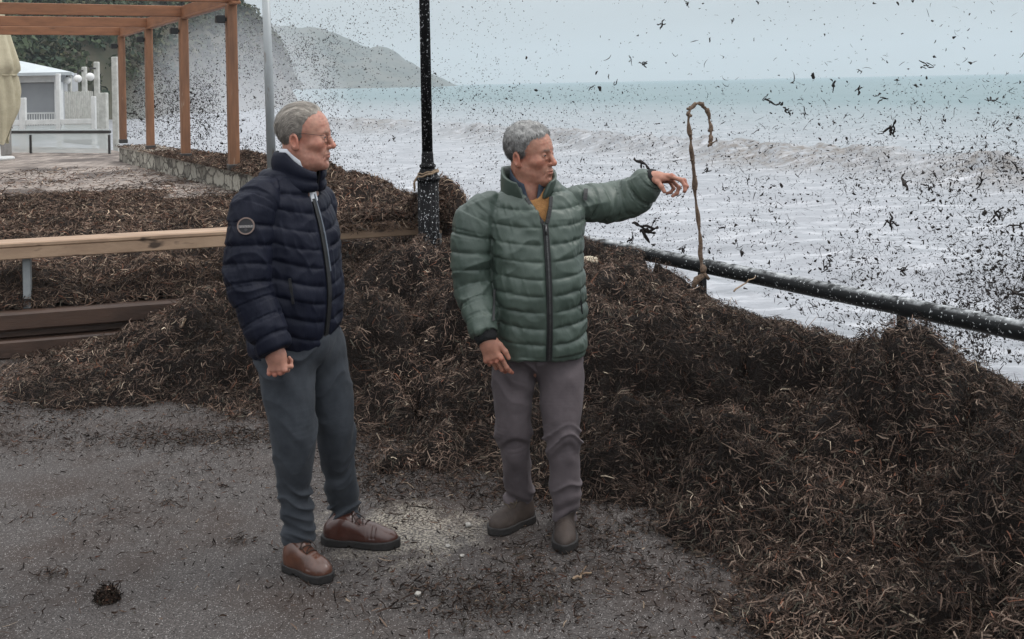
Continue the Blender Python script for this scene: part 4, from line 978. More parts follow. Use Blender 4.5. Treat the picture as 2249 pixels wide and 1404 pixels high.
def shoe(root, heel, toe, ankle, mu, ms, ml, label=None, sc=1., hi=.0):
    """upper + sole + laces; heel and toe are ground points"""
    heel = np.array(heel); toe = np.array(toe); y = nrm((toe-heel)*(1, 1, 0)); x = nrm(np.cross(y, (0, 0, 1))); R = np.stack([x, y, (0, 0, 1)], 1); L = np.linalg.norm((toe-heel)[:2]); c = (heel+toe)/2; c[2] = max(heel[2], 0)
    k = L/.30
    A = tf(np.array([ankle]), c, R)[0]
    def wid(yy): return spl(yy/k, [-.15, -.13, -.09, -.02, .04, .09, .125, .15], [.012, .030, .037, .036, .046, .047, .036, .010])
    def cxs(yy): return 0*yy
    def outline(q, gr=0):
        w = wid(q[:, 1])+gr; dx = np.abs(q[:, 0])-w; dy = np.abs(q[:, 1])-(.15*k+gr); return smax(dx*.9, dy, .008)
    def sole(p):
        q = tf(p, c, R); zt = .027+.006*np.clip(q[:, 1]/.15, -1, 1)**2; d = smax(outline(q, .004), np.abs(q[:, 2]-zt/2-.001)-zt/2, .003)
        return smax(d, -smax(np.abs(q[:, 1]+.035)-.006, q[:, 2]-.008, .004), .004)
    def upper(p):
        q = tf(p, c, R)
        d = smin(ell(q, (0, .075*k, .030), (.044, .072*k, .042)), ell(q, (0, -.09*k, .05), (.036, .055*k, .055)), .04)
        d = smin(d, ell(q, (0, .0, .052), (.036, .085*k, .045)), .03)
        d = smin(d, cap(q, (0, -.055*k, .06), (A[0], A[1]-.0, .115+hi), .040, .041), .03)
        d = smax(d, q[:, 2]-(.105+hi), .006)
        d = smax(smax(d, outline(q, .0), .01), .022-q[:, 2], .003)
        cr = np.abs(q[:, 1]-.045*k+.3*np.abs(q[:, 0])*0); d = d+.0022*np.exp(-((q[:, 1]-.05*k)/.006)**2)*(q[:, 2] > .04)+.0016*np.exp(-((q[:, 1]-.064*k)/.005)**2)*(q[:, 2] > .04)
        fl = np.abs(q[:, 0])-.020; d = d-.0025*np.clip(fl/.003, 0, 1)*np.clip((.035*k-q[:, 1])/.006, 0, 1)          # lacing flaps
        return d
    lo = c-(.2, .2, .02); hi_ = c+(.2, .2, .18)
    V, Q = sdf_mesh(upper, lo, hi_, .0028); V = V+vnormals(V, Q)*(.0012*fbm(V*30, 2, 4))[:, None]
    so_ = mesh('shoe', V, Q, mu, root, smooth=True)
    if label: so_['label'] = label
    V, Q = sdf_mesh(sole, lo, hi_, .0028); mesh('sole', V, Q, ms, so_, smooth=True)
    mb = MB()
    for i in range(4):
        yy = (.030-.020*i)*k
        zz = []
        for xx in np.linspace(-.022, .022, 7):
            zt = np.linspace(.16, .02, 300); pp = c+(np.stack([np.full(300, xx), np.full(300, yy+(.008 if i % 2 else -.004)*xx/.022), zt], 1))@R.T; dd = upper(pp); j = np.argmax(dd < 0); zz.append(pp[j]+np.array((0, 0, .0022)))
        mb.tube(zz, .0022, 6)
    p0 = zz[3]
    for sgn in (-1, 1): mb.tube([p0, p0+x*sgn*.018+y*.012+np.array((0, 0, .006)), p0+x*sgn*.028+y*.022-np.array((0, 0, .004)), p0+x*sgn*.030+y*.040-np.array((0, 0, .018))], .0020, 6)
    mb.build('laces', ml, so_, True)
    return so_
def hair(root, O, R, o, m, n, sc):
    fz = o['hair_front']; lowz = o['hair_low']; th = o['hair_th']
    def mask(q): return np.maximum(q[:, 1]-np.interp(q[:, 2], fz[0], fz[1])-.004*vnoise(q*120, 3)-.006*vnoise(q*55, 4), np.interp(q[:, 1], lowz[0], lowz[1])-q[:, 2])
    def f(p):
        q = tf(p, O, R)/sc
        sw = np.stack([q[:, 0]*o['st'][0], q[:, 1]*o['st'][1], q[:, 2]*o['st'][2]], 1)
        t_ = th*np.clip(.55+ (q[:, 2]+.05)/.16*.6, .35, 1.15)+o['rough']*fbm(sw, 3, 7)
        mk = mask(q); t_ = t_*np.clip(-mk/.022, .12, 1)
        return smax(head_base(q)-t_, mk, .004)*sc
    V, Q = sdf_mesh(f, np.array(O)-.16, np.array(O)+.17, .0024)
    q = tf(V, O, R)/sc; tone = 1+.35*fbm(np.stack([q[:, 0]*o['st'][0]*2, q[:, 1]*o['st'][1]*2, q[:, 2]*o['st'][2]*2], 1), 3, 17)
    C0 = np.array(o['hair'][0]); C1 = np.array(o['hair'][1])
    w = np.clip((q[:, 2]-.02)/.08, 0, 1)[:, None]; colr = (C1*(1-w)+C0*w)*tone[:, None]
    # fine strands breaking up the outline
    NN = vnormals(V, Q); idx = rng.choice(len(V), n); qv = tf(V[idx], O, R)/sc; inn = mask(qv) < -.003
    idx = idx[inn]; p = V[idx]; nn_ = NN[idx]; ln = np.array(R)@np.array(o['comb']); dirs = np.tile(ln, (len(p), 1))+np.clip(nn_@ln+.25, 0, 1)[:, None]*np.array((0, 0, -2.5))+rng.normal(size=(len(p), 3))*o['mess']
    qz = tf(p, O, R)[:, 2]/sc; side = np.clip((.05-qz)/.08, 0, 1)[:, None]; dirs = dirs*(1-side)+side*(np.array(R)@np.array((0, -.10, -1.))+rng.normal(size=(len(p), 3))*.12)
    dirs -= nn_*(dirs*nn_).sum(1)[:, None]*.9; dirs /= np.linalg.norm(dirs, axis=1)[:, None]
    L = rng.uniform(.5, 1., len(p))[:, None]*o['len']; wd = .0007; b = np.cross(dirs, nn_)
    P0_ = p-nn_*.002; P1 = p+dirs*L*.5+nn_*.0022; P2 = p+dirs*L-nn_*rng.uniform(-.0015, .004, (len(p), 1))
    SV = np.stack([P0_-b*wd, P0_+b*wd, P1-b*wd, P1+b*wd, P2-b*wd*.4, P2+b*wd*.4], 1).reshape(-1, 3); i = np.arange(len(p))[:, None]*6
    SQ = np.vstack([i+np.array([[0, 1, 3, 2]]), i+np.array([[2, 3, 5, 4]])]); sc_ = np.repeat(colr[idx]*rng.uniform(.65, 1.5, (len(p), 1)), 6, 0)
    VV, QQ = joinm((V, Q), (SV, SQ))
    return mesh('hair', VV, QQ, m, root, smooth=True, attrs={'tint': np.clip(np.vstack([colr, sc_]), 0, 1)})
M_hair = mat('grey_hair', (1, 1, 1), (.8, .8, .8), 60, .5, .2, 300, attr='tint', spec=.4, bdist=.002)
def eyes(root, O, R, sc, look=(.0, 1, 0)):
    for s in (-1, 1):
        c = np.array(O)+np.array(R)@(np.array((s*.031, .0772, .0058))*sc)
        bm = bmesh.new(); bmesh.ops.create_uvsphere(bm, u_segments=24, v_segments=16, radius=.0124*sc)
        V = np.array([v.co[:] for v in bm.verts]); Fc = [tuple(v.index for v in f.verts) for f in bm.faces]; bm.free()
        e_ = mesh('eye', V+c, Fc, M_eye, root, smooth=True)
        lk = np.array(R)@nrm(look); a = nrm(np.cross(lk, (0, 0, 1))); b = np.cross(a, lk); mb = MB(); ri = .0058*sc
        pts = [c+lk*(.0128*sc*.905+.0002)+ri*(math.cos(t)*a+math.sin(t)*b) for t in np.linspace(0, 2*math.pi, 20, endpoint=False)]
        mb.add([c+lk*(.0128*sc+.0006)]+pts, [(0, i+1, (i+1) % 20+1) for i in range(20)]); mb.build('iris', M_iris, e_)
def body_mesh(root, headO, headR, o, sc, neckpts, neckr, inner, hands):
    """one skin surface: head and neck, inner trunk and limbs, both hands"""
    def hd(p):
        q = tf(p, headO, headR)/sc; d = head_sdf(q, o)*sc
        dn, _ = chain(p, neckpts, neckr, .02); return smin(d, dn, .028)
    lo = np.array(headO)-(.15, .15, .34); hi = np.array(headO)+(.15, .15, .17)
    V, Q = sdf_mesh(hd, lo, hi, .0022); q = tf(V, headO, headR)/sc; cols = [paint_head(q, o)]; parts = [(V, Q)]
    for hO, hR, curls, thumb, sp, s in hands:
        V, Q = sdf_mesh(lambda p: hand_sdf(tf(p, hO, hR), curls, thumb, sp, s), np.array(hO)-.2, np.array(hO)+.2, .0019); parts.append((V, Q)); cols.append(paint_hand(tf(V, hO, hR), o['skin']))
    def inn(p):
        d = None
        for pts, rd in inner:
            di, _ = chain(p, pts, rd, .02); d = di if d is None else smin(d, di, .04)
        return d
    ap = np.vstack([np.array(pts) for pts, _ in inner]); V, Q = sdf_mesh(inn, ap.min(0)-.17, ap.max(0)+.17, .009); parts.append((V, Q)); cols.append(np.tile(np.array(o['skin']), (len(V), 1)))
    VV, QQ = joinm(*parts); return mesh('body', VV, QQ, M_skin, root, smooth=True, attrs={'tint': np.vstack(cols)})

M_navy = mat('navy_nylon', (.0045, .0060, .0150), (.0070, .0090, .0210), 5, .6, .35, 55, spec=.2, sheen=.0, stretch=(1, 1, .5), bdist=.006)
M_green = mat('green_nylon', (.074, .101, .082), (.057, .080, .066), 5, .44, .3, 55, spec=.5, stretch=(1, 1, .5), bdist=.006)
M_slate = mat('slate_wool', (.052, .058, .068), (.034, .039, .047), 9, .85, .5, 320, sheen=.05, spec=.2, bdist=.002)
M_mauve = mat('grey_mauve_cotton', (.118, .098, .104), (.088, .073, .078), 7, .85, .4, 300, sheen=.05, spec=.2, bdist=.002)
M_tan = mat('brown_leather', (.115, .045, .026), (.060, .024, .015), 12, .30, .3, 90, spec=.6, coat=.25, bdist=.002)
M_nubuck = mat('dark_brown_nubuck', (.052, .036, .028), (.034, .024, .02), 14, .75, .4, 150, bdist=.002)
M_rub = mat('dark_rubber', (.010, .009, .009), (.022, .019, .018), 20, .7, .3, 90)
M_lace = mat('lace_cord', (.04, .022, .016), None, 50, .8)
M_lace2 = mat('tan_lace_cord', (.10, .075, .05), None, 50, .8)
M_shirt = mat('white_cotton', (.74, .76, .80), (.66, .68, .73), 10, .8, .3, 100)
M_bshirt = mat('blue_denim_cotton', (.045, .06, .085), (.03, .04, .06), 40, .85, .3, 200)
M_lining = mat('pale_blue_lining', (.12, .14, .17), (.09, .105, .13), 10, .6)
M_must = mat('mustard_knit', (.40, .20, .07), (.30, .145, .05), 60, .9, .6, 220)
M_zip = mat('zip_tape', (.008, .008, .009), (.014, .014, .015), 60, .5, .3, 300)
M_zipm = mat('zip_metal', (.14, .14, .14), (.06, .06, .06), 200, .35, .2, 300, met=.8)
M_knit = mat('black_rib_knit', (.007, .007, .008), (.012, .012, .013), 120, .9, .5, 300)
M_spec = mat('spectacle_frame', (.05, .045, .045), None, 30, .3, met=.6)

# ------------------------------------------------ man in the navy jacket
Y1 = 4.08
c1 = P(645, 760, Y1); R1 = rotm((math.sin(math.radians(62)), -math.cos(math.radians(62)), 0)); O1 = np.array((c1[0], c1[1], 0))
man1 = empty('person', (c1[0], c1[1], 0), 'man in a navy quilted jacket, slate trousers and brown shoes, seen in profile', 'person')
ha = math.radians(86); hR1 = rotm((math.sin(ha), -math.cos(ha), -.05)); hO1 = P(667, 303, Y1-.0); S1 = 1.02
o1 = dict(skin=(.46, .230, .168), brow=(.20, .15, .12), browd=.35, jowl=True, chin=.0, hair=((.33, .295, .255), (.20, .178, .158)), hair_th=.0060, rough=.0022, st=(60, 22, 22), comb=(0, -1, .1), mess=.18, len=.035,
          hair_front=([-.1, -.06, -.03, .0, .02, .045, .07, .085, .10, .115, .14], [-.05, -.05, -.018, .010, .012, .016, .026, .040, .062, .074, .085]), hair_low=([-.12, -.06, -.03, .0, .02, .05], [-.072, -.066, -.03, -.028, -.02, .03]))
neck1 = [hO1+hR1@np.array((0, -.022, -.05)), P(654, 380, Y1-.0), P(648, 430, Y1)]
Zp = lambda px, py, Y: P(px, py, Y)
sl1R = [P(583, 425, 3.97), P(556, 470, 3.91), P(548, 560, 3.88), P(549, 640, 3.85), P(580, 715, 3.83), P(603, 768, 3.81)]
sl1L = [P(700, 440, 4.25), P(702, 520, 4.28), P(702, 620, 4.28), P(696, 690, 4.24), P(690, 725, 4.2)]
hd1R = rotm(nrm((.10, .0, -1)), up=nrm((-.25, -1, 0)))       # y = fingers, z = back of hand, x = y x z
hO_1 = P(604, 762, 3.81)
fist = [(72, 88, 60)]*4
fist = [(66, 84, 55), (70, 86, 55), (72, 88, 55), (74, 88, 55)]
thumbF = [(.020, .012, -.008), (.040, .045, -.020), (.036, .074, -.036), (.016, .088, -.046)]
inner1 = [([P(648, 430, Y1), P(645, 600, Y1), P(650, 760, Y1)], [.09, .10, .09]), (sl1R, [.03, .04, .035, .03, .025, .024]), (sl1L, [.03, .04, .035, .03, .025]),
          ([P(625, 790, 4.02), P(645, 960, 4.0), P(655, 1150, 4.0)], [.06, .04, .03]), ([P(700, 790, 4.14), P(738, 950, 4.18), P(752, 1110, 4.25)], [.06, .04, .03])]
body_mesh(man1, hO1, hR1, o1, S1, neck1, [.058, .060, .068], inner1, [(hO_1, hd1R, fist, thumbF, (.03, .01, -.02, -.05), 1.0)])
eyes(man1, hO1, hR1, S1)
hair(man1, hO1, hR1, o1, M_hair, 5200, S1)
z1 = lambda py: P(645, py, Y1)[2]
#      z, cx, cy, a, b
lv1 = [(z1(772), .0, -.008, .170, .140), (z1(720), .0, -.002, .182, .156), (z1(640), .0, .008, .190, .163), (z1(560), .0, .004, .190, .154), (z1(490), .0, -.006, .188, .140), (z1(445), .0, -.014, .176, .124), (z1(410), .0, -.020, .140, .108), (z1(385), .0, -.02, .102, .094), (z1(370), 0, -.02, .088, .088)]
neck_l = tf(np.array([neck1[1], neck1[0]]), O1, R1)
jk1, surf1, jf1 = jacket('jacket', man1, O1, R1, lv1, [(sl1R, [.060, .073, .077, .072, .060, .055]), (sl1L, [.055, .065, .065, .06, .052])], M_navy, .066,
                   (neck_l[0]+np.array((0, .0, -.06)), neck_l[1]+np.array((0, 0, .1)), .066, .09), lambda q: -.9*np.clip(np.abs(q[:, 0])/.2, 0, 1)**2*(q[:, 1] > 0))
# stand-up collar with the dark fleece inside, open at the front
b1 = (neck_l[0][0], neck_l[0][1]+.0, .098, .102, z1(418)); t1 = (neck_l[0][0], neck_l[0][1]+.010, .088, .100, z1(332))
ringshell('collar', man1 and jk1, M_navy, O1, R1, b1, t1, .013, lambda t: .10+.16*t, puffs=2, hcut=lambda ph: 1-.52*max(0, math.cos(ph))**1.0)
b1i = (b1[0], b1[1], .086, .090, z1(420)); t1i = (t1[0], t1[1], .076, .088, z1(335))
ringshell('collar_lining', jk1, M_knit, O1, R1, b1i, t1i, .008, lambda t: .12+.18*t, hcut=lambda ph: 1-.50*max(0, math.cos(ph)))
b2 = (b1[0], b1[1]-.002, .070, .074, z1(412)); t2 = (t1[0], t1[1]-.006, .068, .072, z1(325))
ringshell('shirt_collar', man1, M_shirt, O1, R1, b2, t2, .006, lambda t: .10+.20*t, hcut=lambda ph: 1-.42*max(0, math.cos(ph)))
zl = np.linspace(z1(765), z1(425), 40)
ribbon('zip', [surf1(.0, z, .004) for z in zl], .020, R1[:, 0], .006, M_zip, jk1)
ribbon('lining_edge', [surf1(-.012+.004*k/40, z, .007) for k, z in enumerate(np.linspace(z1(590), z1(412), 30))], .007, R1[:, 0], .004, M_lining, jk1)
ribbon('shirt_placket', [surf1(-.004, z, .002+.012*k/8) for k, z in enumerate(np.linspace(z1(440), z1(400), 8))], .036, R1[:, 0], .006, M_shirt, man1)
# sleeve badge: ring, band and field
def badge(parent, jf, c_px, Y, r):
    c = P(*c_px, Y); v = nrm(np.array((0, 0, CAMH))-c); rr = np.linspace(0, .6, 900); st_ = c+v*.3; pp = st_-v*rr[:, None]; i = np.argmax(jf(pp) < 0); s = pp[i]
    e_ = 1e-3; g = np.array([(jf(np.array([s+d*e_]))-jf(np.array([s-d*e_])))[0] for d in np.eye(3)]); n_ = nrm(nrm(g)+.6*v); s = s+n_*.0125
    x = nrm(np.cross((0, 0, 1), n_)); y = np.cross(n_, x); T = np.linspace(0, 2*math.pi, 40, endpoint=False)
    bd = MB().add([s+r*(math.cos(t)*x+math.sin(t)*y) for t in T]+[s-n_*.012+r*(math.cos(t)*x+math.sin(t)*y) for t in T], [tuple(range(40)), ]+[(i, i+40, (i+1) % 40+40, (i+1) % 40) for i in range(40)]).build('badge', mat('badge_field', (.03, .03, .034), None, 40, .7), parent)
    V = []; F_ = []
    for j, t in enumerate(T):
        for rr_, zz_ in ((r*.99, .0008), (r*.84, .0008), (r*.84, .0024), (r*.99, .0024)): V.append(s+rr_*(math.cos(t)*x+math.sin(t)*y)+n_*zz_)
    for j in range(40):
        for k in range(4): F_.append((j*4+k, j*4+(k+1) % 4, ((j+1) % 40)*4+(k+1) % 4, ((j+1) % 40)*4+k))
    MB().add(V, F_).build('badge_ring', mat('badge_thread', (.27, .20, .17), (.2, .14, .12), 300, .8), bd)
    m = MB(); m.box(s+n_*.0016-y*.002, (r*1.74, r*.30, .002), (x, y, n_)); m.build('badge_band', mat('badge_band', (.25, .235, .23), (.13, .12, .12), 500, .8), bd)
    m = MB()
    for k in range(8):
        cx_ = (-.62+k*.177)*r; hh = r*.2; m.box(s+n_*.0032+x*cx_-y*.002, (r*.03, hh, .001), (x, y, n_)); m.box(s+n_*.0032+x*(cx_+r*.05)-y*(.002-hh*(.4 if k % 2 else -.4)), (r*.09, r*.035, .001), (x, y, n_))
    m.build('badge_lettering', mat('badge_letters', (.5, .48, .46), None, 50, .8), bd)
    m = MB(); m.box(s+n_*.0012-y*r*.42, (r*.3, r*.3, .0012), (nrm(x+y), nrm(y-x), n_)); m.build('badge_mark', mat('badge_mark', (.09, .085, .09), None, 50, .8), bd)
badge(jk1, jf1, (541, 497), 3.88, .031)
def sleeve_line(jf, p0, p1, n_=14, off=.008):
    out = []
    for t in np.linspace(0, 1, n_):
        c = P(p0[0]+(p1[0]-p0[0])*t, p0[1]+(p1[1]-p0[1])*t, 4.1); v = nrm(np.array((0, 0, CAMH))-c); rr = np.linspace(-.7, .7, 1400); pp = c-v*rr[:, None]; i = np.argmax(jf(pp) < 0); out.append(pp[i]+v*off)
    return out
ribbon('pocket_zip', sleeve_line(jf1, (636, 612), (644, 668), off=.010), .010, (1, 0, 0), .004, M_zip, jk1)
# spectacles
def hp(x, y, z): return hO1+hR1@(np.array((x, y, z))*S1)
sp_ = MB()
for s in (-1, 1):
    sp_.tube([hp(s*.078, -.018, .012), hp(s*.080, .0, .020), hp(s*.077, .03, .020), hp(s*.070, .072, .016), hp(s*.058, .092, .014)], .0009, 6)
    sp_.tube([hp(s*(.034+.022*math.cos(a)), .101-.008*abs(math.cos(a)), .0+.016*math.sin(a)) for a in np.linspace(0, 2*math.pi, 20)], .0006, 5)
sp_.tube([hp(-.012, .101, .004), hp(0, .106, .006), hp(.012, .101, .004)], .0010, 5)
sp_.build('spectacles', M_spec, man1, True)
leg1 = [([P(630, 745, 4.03), P(628, 800, 4.0), P(636, 880, 3.97), P(646, 960, 3.96), P(645, 1040, 3.99), P(651, 1110, 4.01), P(656, 1186, 4.02)], [.10, .104, .092, .078, .067, .058, .050]),
        ([P(690, 745, 4.14), P(706, 800, 4.15), P(728, 880, 4.14), P(738, 940, 4.14), P(742, 1020, 4.19), P(752, 1085, 4.24), P(757, 1138, 4.26)], [.095, .096, .082, .070, .061, .056, .054])]
trousers('trousers', man1, leg1, (P(655, 745, Y1), (.17, .14, .11), R1), M_slate, z1(715), [(.96, .06, .017, 30), (.82, .11, .015, 22), (.5, .16, .012, 15), (.12, .16, .010, 14)], 40)
shoe(man1, G(626, 1246), G(727, 1279), P(657, 1180, 4.02), M_tan, M_rub, M_lace, 'tan brown leather lace-up shoe pointing towards the viewer', hi=.012)
shoe(man1, G(708, 1192), G(877, 1201), P(757, 1140, 4.26), mat('dark_brown_leather', (.075, .028, .02), (.045, .017, .013), 12, .28, .3, 90, spec=.6, coat=.25, bdist=.002), M_rub, M_lace, 'darker brown leather lace-up shoe pointing right', hi=.012)

# ------------------------------------------------ man in the green jacket
Y2_ = 4.30
c2 = P(1183, 780, Y2_); yw = math.radians(14); R2 = rotm((math.sin(yw), -math.cos(yw), 0)); O2 = np.array((c2[0], c2[1], 0))
man2 = empty('person', (c2[0], c2[1], 0), 'grey-haired man in a green quilted jacket stretching one arm out towards the sea', 'person')
ha = math.radians(60); hR2 = rotm((math.sin(ha), -math.cos(ha), -.04), roll=-.03); hO2 = P(1163, 341, Y2_); S2 = 1.0
o2 = dict(skin=(.43, .208, .145), brow=(.16, .12, .10), browd=.75, mouth=.002, hair=((.34, .335, .325), (.15, .143, .138)), hair_th=.0105, rough=.0042, st=(45, 45, 45), comb=(.3, .6, .2), mess=.55, len=.020,
          hair_front=([-.1, -.06, -.03, .0, .02, .045, .065, .08, .10, .12, .14], [-.05, -.05, -.02, .012, .020, .030, .046, .068, .085, .088, .09]), hair_low=([-.12, -.06, -.03, .0, .02, .05], [-.072, -.066, -.03, -.026, -.02, .03]))
neck2 = [hO2+hR2@np.array((0, -.022, -.05)), P(1158, 418, Y2_-.0), P(1165, 470, Y2_)]
sl2R = [P(1078, 452, 4.27), P(1046, 490, 4.25), P(1035, 560, 4.24), P(1036, 625, 4.22), P(1055, 690, 4.16), P(1066, 738, 4.11)]
sl2L = [P(1258, 442, 4.36), P(1300, 446, 4.42), P(1345, 444, 4.48), P(1385, 434, 4.47), P(1418, 408, 4.43), P(1432, 393, 4.41)]
y_ = nrm((.34, -.05, -1)); hd2R = rotm(y_, up=nrm((-.28, -1, 0)))
# hanging right hand: back towards the viewer, thumb on the picture's right
hO_2R = P(1067, 742, 4.11)
if np.dot(hd2R[:, 0], (1, 0, 0)) < 0: hd2R[:, 0] *= -1
if np.dot(hd1R[:, 0], (1, 0, 0)) < 0: pass
yl = nrm((.96, -.22, -.02)); zl_ = nrm(np.array((-.05, .30, .95))-yl*np.dot(yl, (-.05, .30, .95))); xl = np.cross(yl, zl_)
if xl[1] > 0: xl = -xl
hd2L = np.stack([xl, yl, zl_], 1); hO_2L = P(1428, 390, 4.41)
inner2 = [([P(1165, 470, Y2_), P(1180, 600, Y2_), P(1185, 780, Y2_)], [.085, .10, .09]), (sl2R, [.03, .04, .035, .03, .025, .024]), (sl2L, [.03, .04, .035, .03, .025, .024]),
          ([P(1130, 800, 4.3), P(1130, 950, 4.28), P(1140, 1080, 4.35)], [.06, .04, .03]), ([P(1228, 800, 4.3), P(1236, 950, 4.24), P(1244, 1110, 4.24)], [.06, .04, .03])]
body_mesh(man2, hO2, hR2, o2, S2, neck2, [.056, .058, .068], inner2,
          [(hO_2R, hd2R, [(14, 24, 16), (24, 34, 22), (34, 40, 26), (40, 44, 28)], [(.020, .012, -.008), (.040, .045, -.010), (.052, .075, -.012), (.054, .102, -.016)], (.06, .0, -.05, -.10), 1.0),
           (hO_2L, hd2L, [(18, 38, 30), (12, 55, 45), (45, 62, 40), (58, 66, 40)], [(.018, .012, -.010), (.036, .036, -.026), (.040, .052, -.046), (.040, .064, -.066)], (.05, .0, -.05, -.10), .98)])
eyes(man2, hO2, hR2, S2, (.12, 1, -.10))
hair(man2, hO2, hR2, o2, M_hair, 6500, S2)
z2 = lambda py: P(1180, py, Y2_)[2]
lv2 = [(z2(776), .0, .0, .188, .145), (z2(720), .0, .006, .190, .158), (z2(640), .0, .012, .186, .160), (z2(560), .0, .008, .188, .152), (z2(500), .0, .0, .192, .140), (z2(455), .0, -.008, .186, .124), (z2(425), .0, -.014, .150, .105), (z2(405), .0, -.014, .105, .09), (z2(392), 0, -.014, .09, .085)]
nl2 = tf(np.array([neck2[1], neck2[0]]), O2, R2)
vz0, vz1 = z2(482), z2(400)
def vcut(q):        # open front down to the zip slider
    t = np.clip((q[:, 2]-vz0)/(vz1-vz0), 0, 1.2); w = .004+.062*t**.8
    d = smax(np.abs(q[:, 0]-.012*t)-w, vz0-q[:, 2], .01); return smax(d, .045-q[:, 1], .01)
jk2, surf2, jf2 = jacket('jacket', man2, O2, R2, lv2, [(sl2R, [.056, .068, .072, .069, .060, .053]), (sl2L, [.064, .070, .070, .068, .054, .046])], M_green, .065,
                   (nl2[0]+np.array((0, .0, -.03)), nl2[1]+np.array((0, 0, .1)), .066, .09), lambda q: .25*q[:, 0]/.2*0-.35*np.clip(np.abs(q[:, 0])/.2, 0, 1)**2*(q[:, 1] > 0), vcut=vcut)
# mustard jumper filling the opening
def jumper():
    zs, cx_, cy_, a, b = [np.array(v) for v in zip(*lv2)]
    def f(p):
        q = tf(p, O2, R2); d = loft_sdf(q, zs, cx_, cy_, a-.022, b-.020); d = smax(d, z2(600)-q[:, 2], .01); d = smax(d, q[:, 2]-z2(408), .01)
        return smax(d, -cap(q, nl2[0]+np.array((0, .012, -.012)), nl2[1]+np.array((0, .02, .1)), .070, .10), .008)
    V, Q = sdf_mesh(f, O2+(-.25, -.25, z2(610)), O2+(.25, .25, z2(390)), .006); return mesh('jumper', V, Q, M_must, man2, smooth=True)
jumper()
sb = (nl2[0][0], nl2[0][1]+.006, .078, .082, z2(442)); stp = (nl2[0][0], nl2[0][1]+.0, .068, .070, z2(370))
ringshell('shirt_collar', man2, M_bshirt, O2, R2, sb, stp, .006, lambda t: .16+.30*t, hcut=lambda ph: 1-.46*max(0, math.cos(ph)))
# standing jacket collar, folding outwards at the front
cb = (nl2[0][0], nl2[0][1]-.002, .104, .104, z2(432)); ctp = (nl2[0][0], nl2[0][1]-.012, .100, .096, z2(366))
def flare(x, y, z, ph, t, inner):
    w = max(0, math.cos(ph))**.7*t
    s = 1 if x > 0 else -1
    return x+s*.035*w, y+.030*w, z-.030*w
ringshell('collar', jk2, M_green, O2, R2, cb, ctp, .020, lambda t: .42-.02*t, puffs=1, flare=flare, hcut=lambda ph: 1-.22*max(0, math.cos(ph)))
zz_ = np.linspace(z2(772), z2(484), 46)
ribbon('zip', [surf2(.0, z, .004) for z in zz_], .022, R2[:, 0], .006, M_zip, jk2)
zp = [surf2(.0, z, .0085) for z in zz_]; ribbon('zip_teeth', zp, .006, R2[:, 0], .004, M_zipm, jk2)
MB().tube([surf2(0, z2(486), .012), surf2(0.002, z2(505), .016)], .004, 8).build('zip_pull', M_zipm, jk2, True)
for s in (-1, 1):
    pts = []
    for t in np.linspace(0, 1, 26):
        z = vz0+(z2(428)-vz0)*t; w = .006+.062*min(t*(z2(428)-vz0)/(vz1-vz0), 1.2)**.8; pts.append(surf2(s*w+.012*t, z, .001))
    ribbon('zip_tape', pts, .014, R2[:, 0], .006, M_zip, jk2)
ribbon('pocket_zip', sleeve_line(jf2, (1086, 636), (1084, 705), off=.012), .008, (1, 0, 0), .004, M_zip, jk2)
ribbon('pocket_zip', sleeve_line(jf2, (1270, 610), (1279, 690), off=.012), .006, (1, 0, 0), .004, M_zip, jk2)
sq = sleeve_line(jf2, (1287, 415), (1285, 440), 6, .012); ribbon('sleeve_tab', sq, .016, (1, 0, 0), .004, M_zip, jk2)
for nm, slv, r0 in (('cuff', sl2R, .046), ('cuff', sl2L, .041)):
    e = np.array(slv[-1]); dv = nrm(e-np.array(slv[-2])); MB().tube([e-dv*.03, e-dv*.005, e+dv*.012, e+dv*.026], [r0, r0, r0*.92, r0*.80], 28).build(nm, M_knit, jk2, True)
e = np.array(sl1R[-1]); dv = nrm(e-np.array(sl1R[-2])); MB().tube([e-dv*.03, e, e+dv*.008], [.052, .053, .048], 28).build('cuff', M_navy, jk1, True)
leg2 = [([P(1140, 770, 4.31), P(1128, 830, 4.29), P(1127, 890, 4.27), P(1128, 950, 4.27), P(1136, 1020, 4.31), P(1140, 1060, 4.35), P(1142, 1098, 4.38)], [.092, .083, .075, .067, .059, .056, .054]),
        ([P(1220, 770, 4.31), P(1230, 830, 4.28), P(1233, 890, 4.25), P(1235, 950, 4.22), P(1241, 1030, 4.23), P(1243, 1090, 4.24), P(1243, 1143, 4.245)], [.092, .086, .078, .069, .061, .057, .053])]
trousers('trousers', man2, leg2, (P(1183, 765, Y2_), (.165, .125, .10), R2), M_mauve, z2(735), [(.52, .07, .018, 24), (.95, .06, .016, 30), (.78, .10, .012, 20), (.14, .16, .010, 15)], 60)
shoe(man2, G(1172, 1140), G(1076, 1176), P(1143, 1100, 4.38), M_nubuck, M_rub, M_lace2, None, hi=.0)
shoe(man2, G(1243, 1138), G(1240, 1218), P(1243, 1140, 4.245), M_nubuck, M_rub, M_lace2, None, hi=.0)
